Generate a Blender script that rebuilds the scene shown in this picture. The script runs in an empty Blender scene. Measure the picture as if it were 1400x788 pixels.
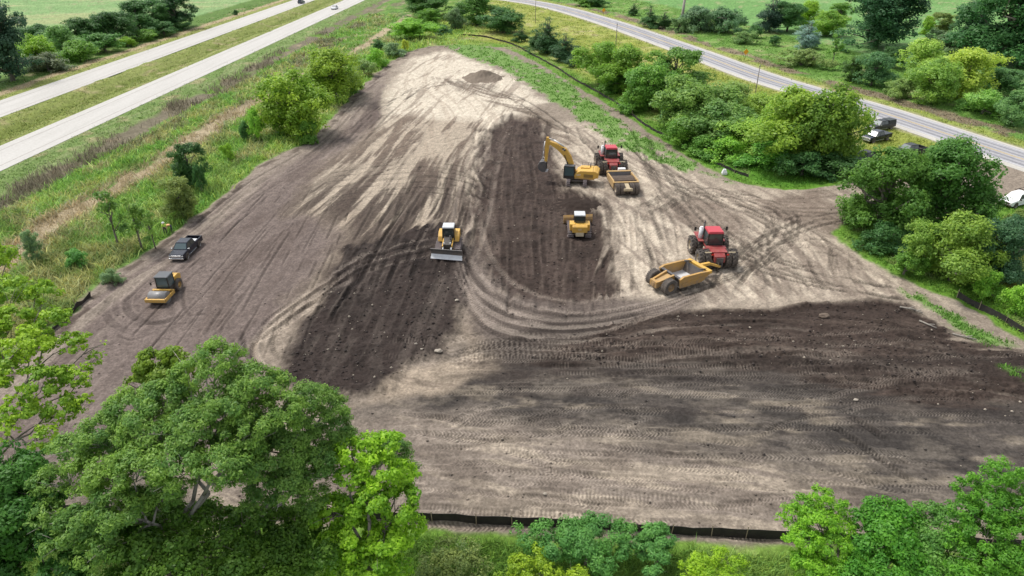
import bpy, bmesh, math, random
import numpy as np
from mathutils import Vector, Matrix, Euler

C = bpy.context.scene.collection
SC = bpy.context.scene

# ------------------------------------------------------------------ camera
CAM_H = 36.0
PITCH = math.radians(29.0)
FOC = 934.0                      # focal length in pixels of the 1400 px wide survey photograph
cam = bpy.data.cameras.new("camera")
cam.sensor_fit = 'HORIZONTAL'
cam.angle = 2 * math.atan(700 / FOC)
cam.clip_start = 0.5
cam.clip_end = 12000
cam_ob = bpy.data.objects.new("camera", cam)
cam_ob.location = (0, 0, CAM_H)
cam_ob.rotation_euler = (math.radians(90) - PITCH, 0, 0)
C.objects.link(cam_ob)
SC.camera = cam_ob

# ------------------------------------------------------------------ sky and sun
SUN_EL, SUN_AZ = 60.0, -52.0     # azimuth measured from +Y towards +X: the sun stands beyond the site, to the left
world = bpy.data.worlds.new("World")
SC.world = world
world.use_nodes = True
wn, wl = world.node_tree.nodes, world.node_tree.links
bg = wn["Background"]
sky = wn.new("ShaderNodeTexSky")
sky.sky_type = 'NISHITA'
sky.sun_disc = False
sky.sun_elevation = math.radians(SUN_EL)
sky.sun_rotation = math.radians(SUN_AZ)
sky.air_density, sky.dust_density, sky.ozone_density = 1.0, 2.5, 1.0
hs = wn.new("ShaderNodeHueSaturation")      # a hazy, mostly clouded sky: far less blue than a clear one
hs.inputs['Saturation'].default_value = 0.30
hs.inputs['Value'].default_value = 1.0
wl.new(sky.outputs['Color'], hs.inputs['Color'])
wl.new(hs.outputs['Color'], bg.inputs['Color'])
bg.inputs['Strength'].default_value = 0.12
sun = bpy.data.lights.new("sun", 'SUN')
sun.energy = 1.5
sun.angle = math.radians(10)
sun.color = (1.0, 0.955, 0.89)
sun_ob = bpy.data.objects.new("sun", sun)
_e, _a = math.radians(SUN_EL), math.radians(SUN_AZ)
_dir = Vector((math.sin(_a) * math.cos(_e), math.cos(_a) * math.cos(_e), math.sin(_e)))
sun_ob.rotation_euler = _dir.to_track_quat('Z', 'Y').to_euler()
sun_ob.location = _dir * 200
C.objects.link(sun_ob)
SC.view_settings.view_transform = 'Standard'
SC.view_settings.look = 'None'
SC.view_settings.gamma = 1.0
SC.view_settings.exposure = 1.0
SC.view_settings.use_curve_mapping = False
SC.cycles.max_bounces = 6
SC.cycles.diffuse_bounces = 3
SC.cycles.transmission_bounces = 4
SC.cycles.transparent_max_bounces = 6
SC.cycles.use_denoising = True

# ------------------------------------------------------------------ survey: photograph pixel -> place on the ground
sp, cp = math.sin(PITCH), math.cos(PITCH)
def P(u, v, z=0.0):
    Z = (CAM_H - z) / (sp + cp * (v - 394) / FOC)
    return np.array([(u - 700) / FOC * Z, Z * (cp - sp * (v - 394) / FOC)])
def P3(u, v, Y):
    q = (v - 394) / FOC
    dx, dy, dz = (u - 700) / FOC, cp - sp * q, -sp - cp * q
    t = Y / dy
    return Vector((dx * t, Y, CAM_H + dz * t))
def top_height(y, v):
    q = (394 - v) / FOC
    return CAM_H - y * (sp - q * cp) / (cp + q * sp)
def depth(y, z):
    return y * cp + (CAM_H - z) * sp

def lin(c):
    c = np.asarray(c, float) / 255.0
    return np.where(c <= 0.04045, c / 12.92, ((c + 0.055) / 1.055) ** 2.4)
K_ALB = 0.62
def alb(*c):                     # daylight tone (0-255) -> surface albedo
    return lin(c) * K_ALB

# ------------------------------------------------------------------ object helpers
def tag(o, label=None, cat=None, group=None, kind=None):
    if label: o['label'] = label
    if cat: o['category'] = cat
    if group: o['group'] = group
    if kind: o['kind'] = kind
    return o
def thing(name, label, cat, loc=(0, 0, 0), rz=0.0, group=None):
    o = bpy.data.objects.new(name, None)
    o.empty_display_size = 0.3
    C.objects.link(o)
    o.location = loc
    o.rotation_euler = (0, 0, rz)
    return tag(o, label, cat, group)
def link_mesh(name, me, parent=None, mat=None):
    o = bpy.data.objects.new(name, me)
    C.objects.link(o)
    if parent is not None: o.parent = parent
    if mat is not None and not me.materials: me.materials.append(mat)
    return o
def np_mesh(name, verts, faces, nper, smooth=False):
    """verts (N,3), faces flat index array with nper corners per face"""
    me = bpy.data.meshes.new(name)
    verts = np.ascontiguousarray(verts, dtype=np.float32)
    faces = np.ascontiguousarray(faces, dtype=np.int32).ravel()
    nf = len(faces) // nper
    me.vertices.add(len(verts)); me.vertices.foreach_set('co', verts.ravel())
    me.loops.add(len(faces)); me.loops.foreach_set('vertex_index', faces)
    me.polygons.add(nf)
    me.polygons.foreach_set('loop_start', np.arange(0, nf * nper, nper, dtype=np.int32))
    if smooth: me.polygons.foreach_set('use_smooth', np.ones(nf, dtype=bool))
    me.update(calc_edges=True)
    return me
def set_col(me, name, rgb):
    a = me.attributes.new(name, 'FLOAT_COLOR', 'POINT')
    buf = np.ones((len(rgb), 4), np.float32); buf[:, :3] = rgb
    a.data.foreach_set('color', buf.ravel())

class MB:
    """collects shapes; build() links them as ONE mesh object. x forward, y left, z up."""
    def __init__(s): s.bm = bmesh.new()
    def _x(s, vs, loc, rot):
        M = Matrix.Translation(loc) @ Euler(rot).to_matrix().to_4x4()
        for v in vs: v.co = M @ v.co
    def box(s, c, d, rot=(0, 0, 0), bev=0.0, taper=None):
        vs = bmesh.ops.create_cube(s.bm, size=1.0)['verts']
        for v in vs:
            k = 1.0
            tx = ty = 1.0
            if taper and v.co.z > 0: tx, ty = taper
            v.co = Vector((v.co.x * d[0] * tx, v.co.y * d[1] * ty, v.co.z * d[2]))
        s._x(vs, c, rot)
        if bev:
            es = list({e for v in vs for e in v.link_edges})
            bmesh.ops.bevel(s.bm, geom=es, offset=bev, segments=2, profile=0.6, affect='EDGES')
        return s
    def prism(s, prof, y0, y1, bev=0.0, loc=(0, 0, 0), rot=(0, 0, 0)):
        """side profile [(x,z)...] extruded from y0 to y1"""
        a = [s.bm.verts.new((p[0], y0, p[1])) for p in prof]
        b = [s.bm.verts.new((p[0], y1, p[1])) for p in prof]
        n = len(prof)
        fs = [s.bm.faces.new(a), s.bm.faces.new(b[::-1])]
        for i in range(n):
            j = (i + 1) % n
            fs.append(s.bm.faces.new((a[j], a[i], b[i], b[j])))
        s._x(a + b, loc, rot)
        bmesh.ops.recalc_face_normals(s.bm, faces=fs)
        if bev:
            es = list({e for v in a + b for e in v.link_edges})
            bmesh.ops.bevel(s.bm, geom=es, offset=bev, segments=2, profile=0.6, affect='EDGES')
        return s
    def loft(s, rings):
        """closed rings of equal count, capped"""
        R = [[s.bm.verts.new(p) for p in r] for r in rings]
        fs = [s.bm.faces.new(R[0]), s.bm.faces.new(R[-1][::-1])]
        n = len(R[0])
        for a, b in zip(R, R[1:]):
            for i in range(n):
                j = (i + 1) % n
                fs.append(s.bm.faces.new((a[j], a[i], b[i], b[j])))
        bmesh.ops.recalc_face_normals(s.bm, faces=fs)
        return s
    def cyl(s, c, r, L, axis='y', seg=24, r2=None, rot=None):
        vs = bmesh.ops.create_cone(s.bm, cap_ends=True, segments=seg, radius1=r, radius2=r if r2 is None else r2, depth=L)['verts']
        for f in {f for v in vs for f in v.link_faces}:
            if len(f.verts) == 4: f.smooth = True
        s._x(vs, c, rot or {'z': (0, 0, 0), 'y': (math.pi / 2, 0, 0), 'x': (0, math.pi / 2, 0)}[axis])
        return s
    def lathe(s, prof, c=(0, 0, 0), seg=28):
        """profile [(r, y)] turned about the y axis"""
        n = len(prof)
        rings = []
        for k in range(seg):
            a = 2 * math.pi * k / seg
            rings.append([s.bm.verts.new((c[0] + r * math.cos(a), c[1] + y, c[2] + r * math.sin(a))) for r, y in prof])
        fs = []
        for k in range(seg):
            A, B = rings[k], rings[(k + 1) % seg]
            for i in range(n - 1):
                f = s.bm.faces.new((A[i], A[i + 1], B[i + 1], B[i])); f.smooth = True; fs.append(f)
        bmesh.ops.recalc_face_normals(s.bm, faces=fs)
        return s
    def bar(s, a, b, w, h=None):
        a, b = Vector(a), Vector(b); d = b - a
        h = h or w
        vs = bmesh.ops.create_cube(s.bm, size=1.0)['verts']
        for v in vs: v.co = Vector((v.co.x * d.length, v.co.y * w, v.co.z * h))
        M = Matrix.Translation((a + b) / 2) @ d.to_track_quat('X', 'Z').to_matrix().to_4x4()
        for v in vs: v.co = M @ v.co
        return s
    def rod(s, a, b, r, r2=None, seg=10):
        a, b = Vector(a), Vector(b); d = b - a
        vs = bmesh.ops.create_cone(s.bm, cap_ends=True, segments=seg, radius1=r, radius2=r if r2 is None else r2, depth=d.length)['verts']
        for f in {f for v in vs for f in v.link_faces}:
            if len(f.verts) == 4: f.smooth = True
        M = Matrix.Translation((a + b) / 2) @ d.to_track_quat('Z', 'Y').to_matrix().to_4x4()
        for v in vs: v.co = M @ v.co
        return s
    def build(s, name, mat, parent=None, loc=None):
        me = bpy.data.meshes.new(name)
        s.bm.to_mesh(me); s.bm.free()
        me.materials.append(mat)
        o = bpy.data.objects.new(name, me)
        C.objects.link(o)
        if parent is not None: o.parent = parent
        if loc is not None: o.location = loc
        return o
def copy_tree(o, parent=None):
    c = o.copy(); C.objects.link(c)
    if parent is not None: c.parent = parent
    for ch in list(o.children): copy_tree(ch, c)
    return c

# ------------------------------------------------------------------ materials
def new_mat(name):
    m = bpy.data.materials.new(name); m.use_nodes = True
    nt = m.node_tree
    return m, nt.nodes, nt.links, nt.nodes["Principled BSDF"]
def paint(name, col, rough=0.45, dust=0.35, dustcol=None, metal=0.0, scale=2.2, spec=0.4):
    """painted or bare surface with blotches of dried dirt"""
    m, n, l, b = new_mat(name)
    tc = n.new('ShaderNodeTexCoord')
    nz = n.new('ShaderNodeTexNoise'); nz.inputs['Scale'].default_value = scale; nz.inputs['Detail'].default_value = 8
    nz.inputs['Roughness'].default_value = 0.65
    l.new(tc.outputs['Object'], nz.inputs['Vector'])
    rp = n.new('ShaderNodeMapRange'); rp.inputs['From Min'].default_value = 0.42; rp.inputs['From Max'].default_value = 0.75
    rp.inputs['To Max'].default_value = dust; rp.inputs['To Min'].default_value = dust * 0.15
    l.new(nz.outputs['Fac'], rp.inputs['Value'])
    sx = n.new('ShaderNodeSeparateXYZ'); l.new(tc.outputs['Object'], sx.inputs[0])
    mz = n.new('ShaderNodeMapRange'); mz.inputs['From Min'].default_value = 1.5; mz.inputs['From Max'].default_value = .2
    mz.inputs['To Max'].default_value = min(1.0, dust * 1.3)
    l.new(sx.outputs['Z'], mz.inputs['Value'])            # mud thrown up from the ground
    md = n.new('ShaderNodeMath'); md.operation = 'MULTIPLY_ADD'; md.use_clamp = True
    l.new(mz.outputs['Result'], md.inputs[0]); l.new(nz.outputs['Fac'], md.inputs[1]); l.new(rp.outputs['Result'], md.inputs[2])
    mx = n.new('ShaderNodeMixRGB')
    mx.inputs['Color1'].default_value = (*col, 1)
    mx.inputs['Color2'].default_value = (*(dustcol if dustcol is not None else alb(168, 150, 130)), 1)
    l.new(md.outputs[0], mx.inputs['Fac']); l.new(mx.outputs['Color'], b.inputs['Base Color'])
    b.inputs['Roughness'].default_value = rough
    b.inputs['Metallic'].default_value = metal
    b.inputs['Specular IOR Level'].default_value = spec
    return m
M = {}
M['yellow'] = paint('yellow_paint', (0.62, 0.36, 0.055), 0.55, 0.42)
M['ochre'] = paint('ochre_paint', (0.46, 0.26, 0.06), 0.65, 0.7)
M['tan_paint'] = paint('faded_yellow_paint', (0.46, 0.29, 0.10), 0.7, 0.7)
M['red'] = paint('red_paint', (0.27, 0.024, 0.03), 0.5, 0.5)
M['red_roof'] = paint('red_roof_paint', (0.46, 0.035, 0.055), 0.4, 0.15)
M['black'] = paint('black_paint', (0.012, 0.012, 0.013), 0.5, 0.25)
M['grey_roof'] = paint('light_grey_paint', (0.50, 0.52, 0.53), 0.5, 0.25)
M['dark_roof'] = paint('dark_grey_paint', (0.06, 0.07, 0.08), 0.45, 0.15)
M['rubber'] = paint('tyre_rubber', (0.032, 0.031, 0.031), 0.85, 0.6, alb(140, 128, 116))
M['dusty_rubber'] = paint('dusty_rubber', (0.05, 0.047, 0.045), 0.9, 0.7, alb(140, 126, 114))
M['track'] = paint('track_steel', (0.22, 0.19, 0.19), 0.7, 0.6, alb(176, 160, 158))
M['steel'] = paint('worn_steel', (0.66, 0.67, 0.68), 0.4, 0.15, alb(130, 118, 105), metal=0.15)
M['drum'] = paint('drum_steel', (0.24, 0.24, 0.24), 0.5, 0.4, alb(120, 110, 100), metal=0.2, scale=3)
M['darksteel'] = paint('dark_steel', (0.07, 0.07, 0.075), 0.5, 0.4)
M['cream'] = paint('cream_paint', (0.50, 0.42, 0.27), 0.6, 0.4)
M['white'] = paint('white_paint', (0.75, 0.76, 0.77), 0.4, 0.12)
M['navy'] = paint('black_blue_car_paint', (0.006, 0.010, 0.020), 0.16, 0.0, spec=0.4)
M['charcoal'] = paint('charcoal_car_paint', (0.022, 0.025, 0.028), 0.35, 0.02, spec=0.35)
M['silver'] = paint('silver_car_paint', (0.55, 0.57, 0.60), 0.3, 0.05)
M['teal'] = paint('dark_teal_car_paint', (0.03, 0.07, 0.09), 0.3, 0.05)
M['chrome'] = paint('chrome', (0.6, 0.62, 0.64), 0.25, 0.1, metal=0.8)
M['glass'] = paint('tinted_glass', (0.022, 0.034, 0.034), 0.1, 0.08, spec=0.8)
M['paleglass'] = paint('sky_lit_glass', (0.05, 0.085, 0.09), 0.08, 0.03, spec=0.8)
M['lamp'] = paint('lamp_lens', (0.6, 0.6, 0.58), 0.15, 0.05)
M['redlamp'] = paint('red_lens', (0.5, 0.02, 0.01), 0.2, 0.02)
M['seat'] = paint('red_seat', (0.35, 0.04, 0.02), 0.7, 0.1)
M['fence'] = paint('black_silt_fabric', (0.010, 0.010, 0.011), 0.75, 0.22, alb(110, 100, 90))
M['stake'] = paint('wooden_stake', (0.30, 0.24, 0.17), 0.8, 0.2)
M['pole'] = paint('weathered_pole_wood', (0.20, 0.18, 0.16), 0.85, 0.2)
M['bark'] = paint('grey_bark', (0.19, 0.17, 0.14), 0.9, 0.5, (0.10, 0.085, 0.07), scale=5)
M['palebark'] = paint('pale_bark', (0.30, 0.28, 0.24), 0.9, 0.5, (0.16, 0.14, 0.12), scale=5)
M['signyellow'] = paint('sign_yellow', (0.75, 0.36, 0.01), 0.5, 0.05)
M['soil_load'] = paint('dark_soil', tuple(alb(92, 78, 68)), 0.95, 0.6, alb(130, 115, 100), scale=3)
M['rockmat'] = paint('pale_rock', tuple(alb(205, 196, 180)), 0.9, 0.5, alb(150, 138, 124), scale=4)
M['skin'] = paint('skin', (0.45, 0.27, 0.19), 0.6, 0.0)
M['lime'] = paint('lime_safety_vest', (0.52, 0.75, 0.10), 0.7, 0.1)
M['peach'] = paint('orange_shirt', (0.72, 0.38, 0.18), 0.8, 0.1)
M['denim'] = paint('dark_trousers', (0.035, 0.04, 0.055), 0.85, 0.2)
M['boot'] = paint('work_boot', (0.05, 0.035, 0.025), 0.8, 0.4)

def foliage_mat(name, translucent=0.48, rough=0.5):
    m, n, l, b = new_mat(name)
    oi = n.new('ShaderNodeObjectInfo')
    at = n.new('ShaderNodeAttribute'); at.attribute_name = 'tint'
    mu = n.new('ShaderNodeMixRGB'); mu.blend_type = 'MULTIPLY'; mu.inputs['Fac'].default_value = 1
    l.new(oi.outputs['Color'], mu.inputs['Color1']); l.new(at.outputs['Color'], mu.inputs['Color2'])
    l.new(mu.outputs['Color'], b.inputs['Base Color'])
    b.inputs['Roughness'].default_value = rough
    b.inputs['Specular IOR Level'].default_value = 0.32
    tr = n.new('ShaderNodeBsdfTranslucent'); l.new(mu.outputs['Color'], tr.inputs['Color'])
    ms = n.new('ShaderNodeMixShader'); ms.inputs['Fac'].default_value = translucent
    l.new(b.outputs['BSDF'], ms.inputs[1]); l.new(tr.outputs['BSDF'], ms.inputs[2])
    l.new(ms.outputs['Shader'], n['Material Output'].inputs['Surface'])
    return m
M['leaf'] = foliage_mat('leaves')
M['blade'] = foliage_mat('grass_blades', 0.25, 0.7)

# ------------------------------------------------------------------ noise
def vnoise(x, y, seed=0):
    x = np.asarray(x, np.float64); y = np.asarray(y, np.float64)
    xi = np.floor(x).astype(np.int64); yi = np.floor(y).astype(np.int64)
    fx = (x - xi); fy = (y - yi)
    fx = fx * fx * fx * (fx * (fx * 6 - 15) + 10); fy = fy * fy * fy * (fy * (fy * 6 - 15) + 10)
    def h(a, b):
        n = (a * 374761393 + b * 668265263 + seed * 974634777) & 0xffffffff
        n = ((n ^ (n >> 13)) * 1274126177) & 0xffffffff
        n = n ^ (n >> 16)
        return (n & 0xffffff) / float(0xffffff)
    return (h(xi, yi) * (1 - fx) + h(xi + 1, yi) * fx) * (1 - fy) + (h(xi, yi + 1) * (1 - fx) + h(xi + 1, yi + 1) * fx) * fy
def fbm(x, y, seed=0, octv=4, gain=0.5):
    s = 0; a = 1; t = 0
    for k in range(octv):
        s = s + a * vnoise(x * 2 ** k + 17.3 * k, y * 2 ** k - 9.1 * k, seed + k * 7)
        t += a; a *= gain
    return s / t
def streak(x, y, ang, L, W, seed, octv=3):
    a = math.radians(ang)
    u = x * math.cos(a) + y * math.sin(a); v = -x * math.sin(a) + y * math.cos(a)
    wob = (fbm(x / 40, y / 40, seed + 91, 2) - 0.5) * 14
    return fbm(u / L, (v + wob) / W, seed, octv, 0.6)
def sstep(a, b, x):
    t = np.clip((x - a) / (b - a), 0, 1)
    return t * t * (3 - 2 * t)
def poly_sd(x, y, poly, pad):
    """signed distance to a polygon (positive inside); far points get -pad"""
    poly = np.asarray(poly, float)
    out = np.full(x.shape, -float(pad))
    lo, hi = poly.min(0) - pad, poly.max(0) + pad
    idx = np.nonzero((x > lo[0]) & (x < hi[0]) & (y > lo[1]) & (y < hi[1]))[0]
    if len(idx) == 0: return out
    px, py = x[idx], y[idx]
    d2 = np.full(len(idx), 1e18); ins = np.zeros(len(idx), bool)
    n = len(poly)
    for i in range(n):
        ax, ay = poly[i]; bx, by = poly[(i + 1) % n]
        ex, ey = bx - ax, by - ay
        t = np.clip(((px - ax) * ex + (py - ay) * ey) / (ex * ex + ey * ey + 1e-9), 0, 1)
        d2 = np.minimum(d2, (px - ax - t * ex) ** 2 + (py - ay - t * ey) ** 2)
        c = ((ay > py) != (by > py))
        with np.errstate(divide='ignore', invalid='ignore'):
            xin = (bx - ax) * (py - ay) / (by - ay + 1e-12) + ax
        ins ^= c & (px < xin)
    d = np.sqrt(d2)
    out[idx] = np.where(ins, d, -d)
    return np.maximum(out, -pad)
def line_d(x, y, pts):
    """distance to an open polyline and the side (+ = right of travel)"""
    d2 = np.full(x.shape, 1e18); side = np.zeros(x.shape)
    for (ax, ay), (bx, by) in zip(pts, pts[1:]):
        ex, ey = bx - ax, by - ay
        t = np.clip(((x - ax) * ex + (y - ay) * ey) / (ex * ex + ey * ey), 0, 1)
        q = (x - ax - t * ex) ** 2 + (y - ay - t * ey) ** 2
        m = q < d2
        d2 = np.where(m, q, d2)
        side = np.where(m, np.sign((x - ax) * ey - (y - ay) * ex), side)
    return np.sqrt(d2) * side
def PX(*pts): return [tuple(P(u, v)) for u, v in pts]
def smooth_line(pts, step=1.0):
    pts = [np.array(p, float) for p in pts]
    if len(pts) == 2:
        n = max(2, int(np.linalg.norm(pts[1] - pts[0]) / step))
        return [tuple(pts[0] + (pts[1] - pts[0]) * k / n) for k in range(n + 1)]
    q = [2 * pts[0] - pts[1]] + pts + [2 * pts[-1] - pts[-2]]
    out = []
    for i in range(1, len(q) - 2):
        p0, p1, p2, p3 = q[i - 1:i + 3]
        n = max(2, int(np.linalg.norm(p2 - p1) / step))
        for k in range(n):
            t = k / n
            out.append(tuple(0.5 * (2 * p1 + (p2 - p0) * t + (2 * p0 - 5 * p1 + 4 * p2 - p3) * t * t + (3 * p1 - p0 - 3 * p2 + p3) * t ** 3)))
    out.append(tuple(pts[-1]))
    return out
# ------------------------------------------------------------------ layout of the place (metres)
HW_A, HW_D = np.array([-80.32, 102.58]), np.array([0.0591, 0.99825])
def hw_d(x, y): return (x - HW_A[0]) * HW_D[1] - (y - HW_A[1]) * HW_D[0]     # + on the site's side of the highway
def hw_pt(d, s): return (HW_A[0] + HW_D[0] * s + HW_D[1] * d, HW_A[1] + HW_D[1] * s - HW_D[0] * d)
COUNTY = smooth_line([(96.6, 70), (83.7, 109.5), (78.5, 126.5), (73.4, 142), (62.0, 169), (53.0, 202.5), (43.2, 237.5), (34.5, 266),
                      (22, 300), (8, 326), (-14, 349), (-45, 366), (-80, 378), (-140, 395)], 4.0)
COUNTY = [(121, -4), (108, 35.5)] + COUNTY
SITE = PX((618, 62), (650, 62), (690, 66), (715, 76), (745, 92), (784, 116), (819, 135), (847, 152), (878, 174), (900, 189), (930, 208), (965, 228),
          (1000, 246), (1040, 257), (1110, 260), (1160, 250), (1240, 236), (1330, 222), (1400, 214), (1420, 262), (1300, 300), (1160, 300),
          (1136, 322), (1162, 341), (1202, 363), (1243, 386), (1309, 412), (1345, 432), (1400, 466), (1560, 560), (1560, 762), (1070, 746),
          (865, 738), (700, 728), (591, 724), (350, 717), (-420, 700), (-300, 645), (0, 514), (13, 499), (61, 461), (86, 438), (113, 413), (132, 395),
          (188, 350), (249, 312), (305, 266), (350, 228), (418, 195), (462, 155), (490, 122), (528, 89), (557, 71), (585, 64))
Z_MAUVE = PX((535, 88), (520, 130), (522, 160), (500, 195), (440, 235), (400, 285), (455, 300), (476, 320), (455, 345), (425, 385), (418, 398), (375, 440), (345, 470),
             (352, 500), (385, 540), (300, 620), (60, 680), (-200, 640), (60, 470), (130, 400), (260, 310), (350, 232), (420, 197), (470, 152), (505, 112))
Z_BRIGHT = PX((560, 82), (610, 70), (690, 100), (740, 140), (700, 160), (668, 180), (655, 215), (640, 245), (600, 292), (560, 300), (520, 290), (450, 285), (425, 262), (470, 215), (520, 180), (528, 130))
Z_STREAK = PX((470, 210), (540, 160), (660, 165), (650, 230), (625, 300), (600, 330), (500, 360), (440, 410), (410, 440), (395, 430), (440, 380), (475, 330), (455, 300), (400, 290), (430, 245))
Z_DARKC = PX((668, 178), (700, 158), (738, 166), (752, 200), (762, 238), (775, 258), (800, 264), (822, 274), (828, 320), (838, 375), (838, 402), (800, 418), (740, 415), (690, 400), (655, 375),
             (640, 350), (640, 300), (655, 240))
Z_DARKF = PX((478, 345), (545, 322), (600, 305), (640, 320), (640, 370), (634, 410), (622, 450), (612, 486), (575, 492), (552, 500), (536, 534), (480, 542), (380, 526), (372, 520), (395, 480), (425, 425))
Z_TANR = PX((760, 170), (830, 170), (900, 212), (1000, 258), (1160, 258), (1160, 320), (1200, 365), (1300, 415), (1250, 420), (1200, 405), (1100, 408), (960, 415), (860, 405), (842, 380), (832, 310), (800, 275), (770, 240))
Z_DARKE = PX((830, 452), (860, 442), (930, 428), (1000, 425), (1058, 424), (1100, 417), (1150, 413), (1205, 411), (1240, 418), (1262, 434), (1285, 452), (1310, 466), (1370, 478), (1420, 486), (1500, 520), (1500, 575),
             (1400, 548), (1330, 552), (1240, 545), (1150, 530), (1060, 505), (980, 500), (900, 498), (820, 500), (745, 500), (740, 486), (770, 470))
Z_SWEEP = PX((632, 360), (646, 326), (690, 395), (760, 414), (840, 408), (905, 412), (960, 393), (968, 404), (930, 430), (860, 447), (790, 462), (740, 480), (690, 480), (650, 462), (632, 420))
Z_MERGE = PX((640, 474), (700, 452), (770, 438), (860, 440), (920, 460), (910, 506), (800, 515), (700, 512), (650, 500))
Z_BAND = PX((820, 500), (900, 488), (1060, 494), (1180, 520), (1330, 548), (1420, 552), (1420, 572), (1300, 566), (1180, 548), (1060, 522), (940, 522), (850, 520))
Z_GREYB = PX((480, 560), (560, 545), (640, 480), (735, 480), (900, 494), (1060, 500), (1250, 545), (1400, 548), (1520, 580), (1520, 660), (1250, 690), (1150, 650), (1040, 620), (900, 605), (760, 575), (620, 560))
Z_BOTTOM = PX((430, 590), (520, 545), (640, 470), (760, 480), (1100, 520), (1560, 600), (1560, 765), (1070, 748), (591, 726), (200, 720))
Z_TANH = PX((560, 508), (600, 495), (628, 488), (640, 430), (662, 425), (662, 470), (690, 478), (680, 505), (640, 520), (560, 545), (470, 558), (520, 540))
Z_PATCH1 = PX((905, 285), (940, 268), (985, 280), (1015, 310), (1000, 325), (950, 315))
Z_PATCH2 = PX((1035, 275), (1110, 262), (1170, 290), (1165, 330), (1110, 315), (1060, 305))
Z_PATCH3 = PX((585, 105), (630, 110), (700, 130), (770, 175), (800, 200), (770, 200), (720, 160), (650, 132))
Z_WEEDS = PX((606, 62), (650, 58), (700, 75), (770, 108), (830, 152), (880, 185), (935, 215), (1000, 250), (955, 238), (895, 222), (845, 200), (795, 164), (735, 124), (705, 106), (680, 92), (640, 80))
Z_WEEDS2 = PX((1236, 399), (1262, 404), (1300, 425), (1345, 450), (1392, 474), (1340, 470), (1300, 448), (1268, 425))
Z_WEEDS3 = PX((1345, 495), (1400, 505), (1430, 520), (1395, 520), (1362, 508))
Z_GRASSR = PX((915, 196), (968, 226), (1023, 250), (1080, 256), (1150, 248), (1180, 200), (1060, 180), (930, 160), (900, 176))
CROP_L = [(-60 + q, 0) for q in (0,)]
SITE_N = dict(A=Z_MAUVE)

def zone_fields(x, y):
    f = {}
    n1 = fbm(x / 3.0, y / 3.0, 5, 4) - 0.5
    n2 = fbm(x / 14.0, y / 14.0, 6, 3) - 0.5
    f['n1'], f['n2'] = n1, n2
    f['site'] = poly_sd(x, y, SITE, 30) + n1 * 1.6
    f['hw'] = hw_d(x, y)
    f['cty'] = line_d(x, y, COUNTY)          # + = east of the road when walking away from the camera
    return f

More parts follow.
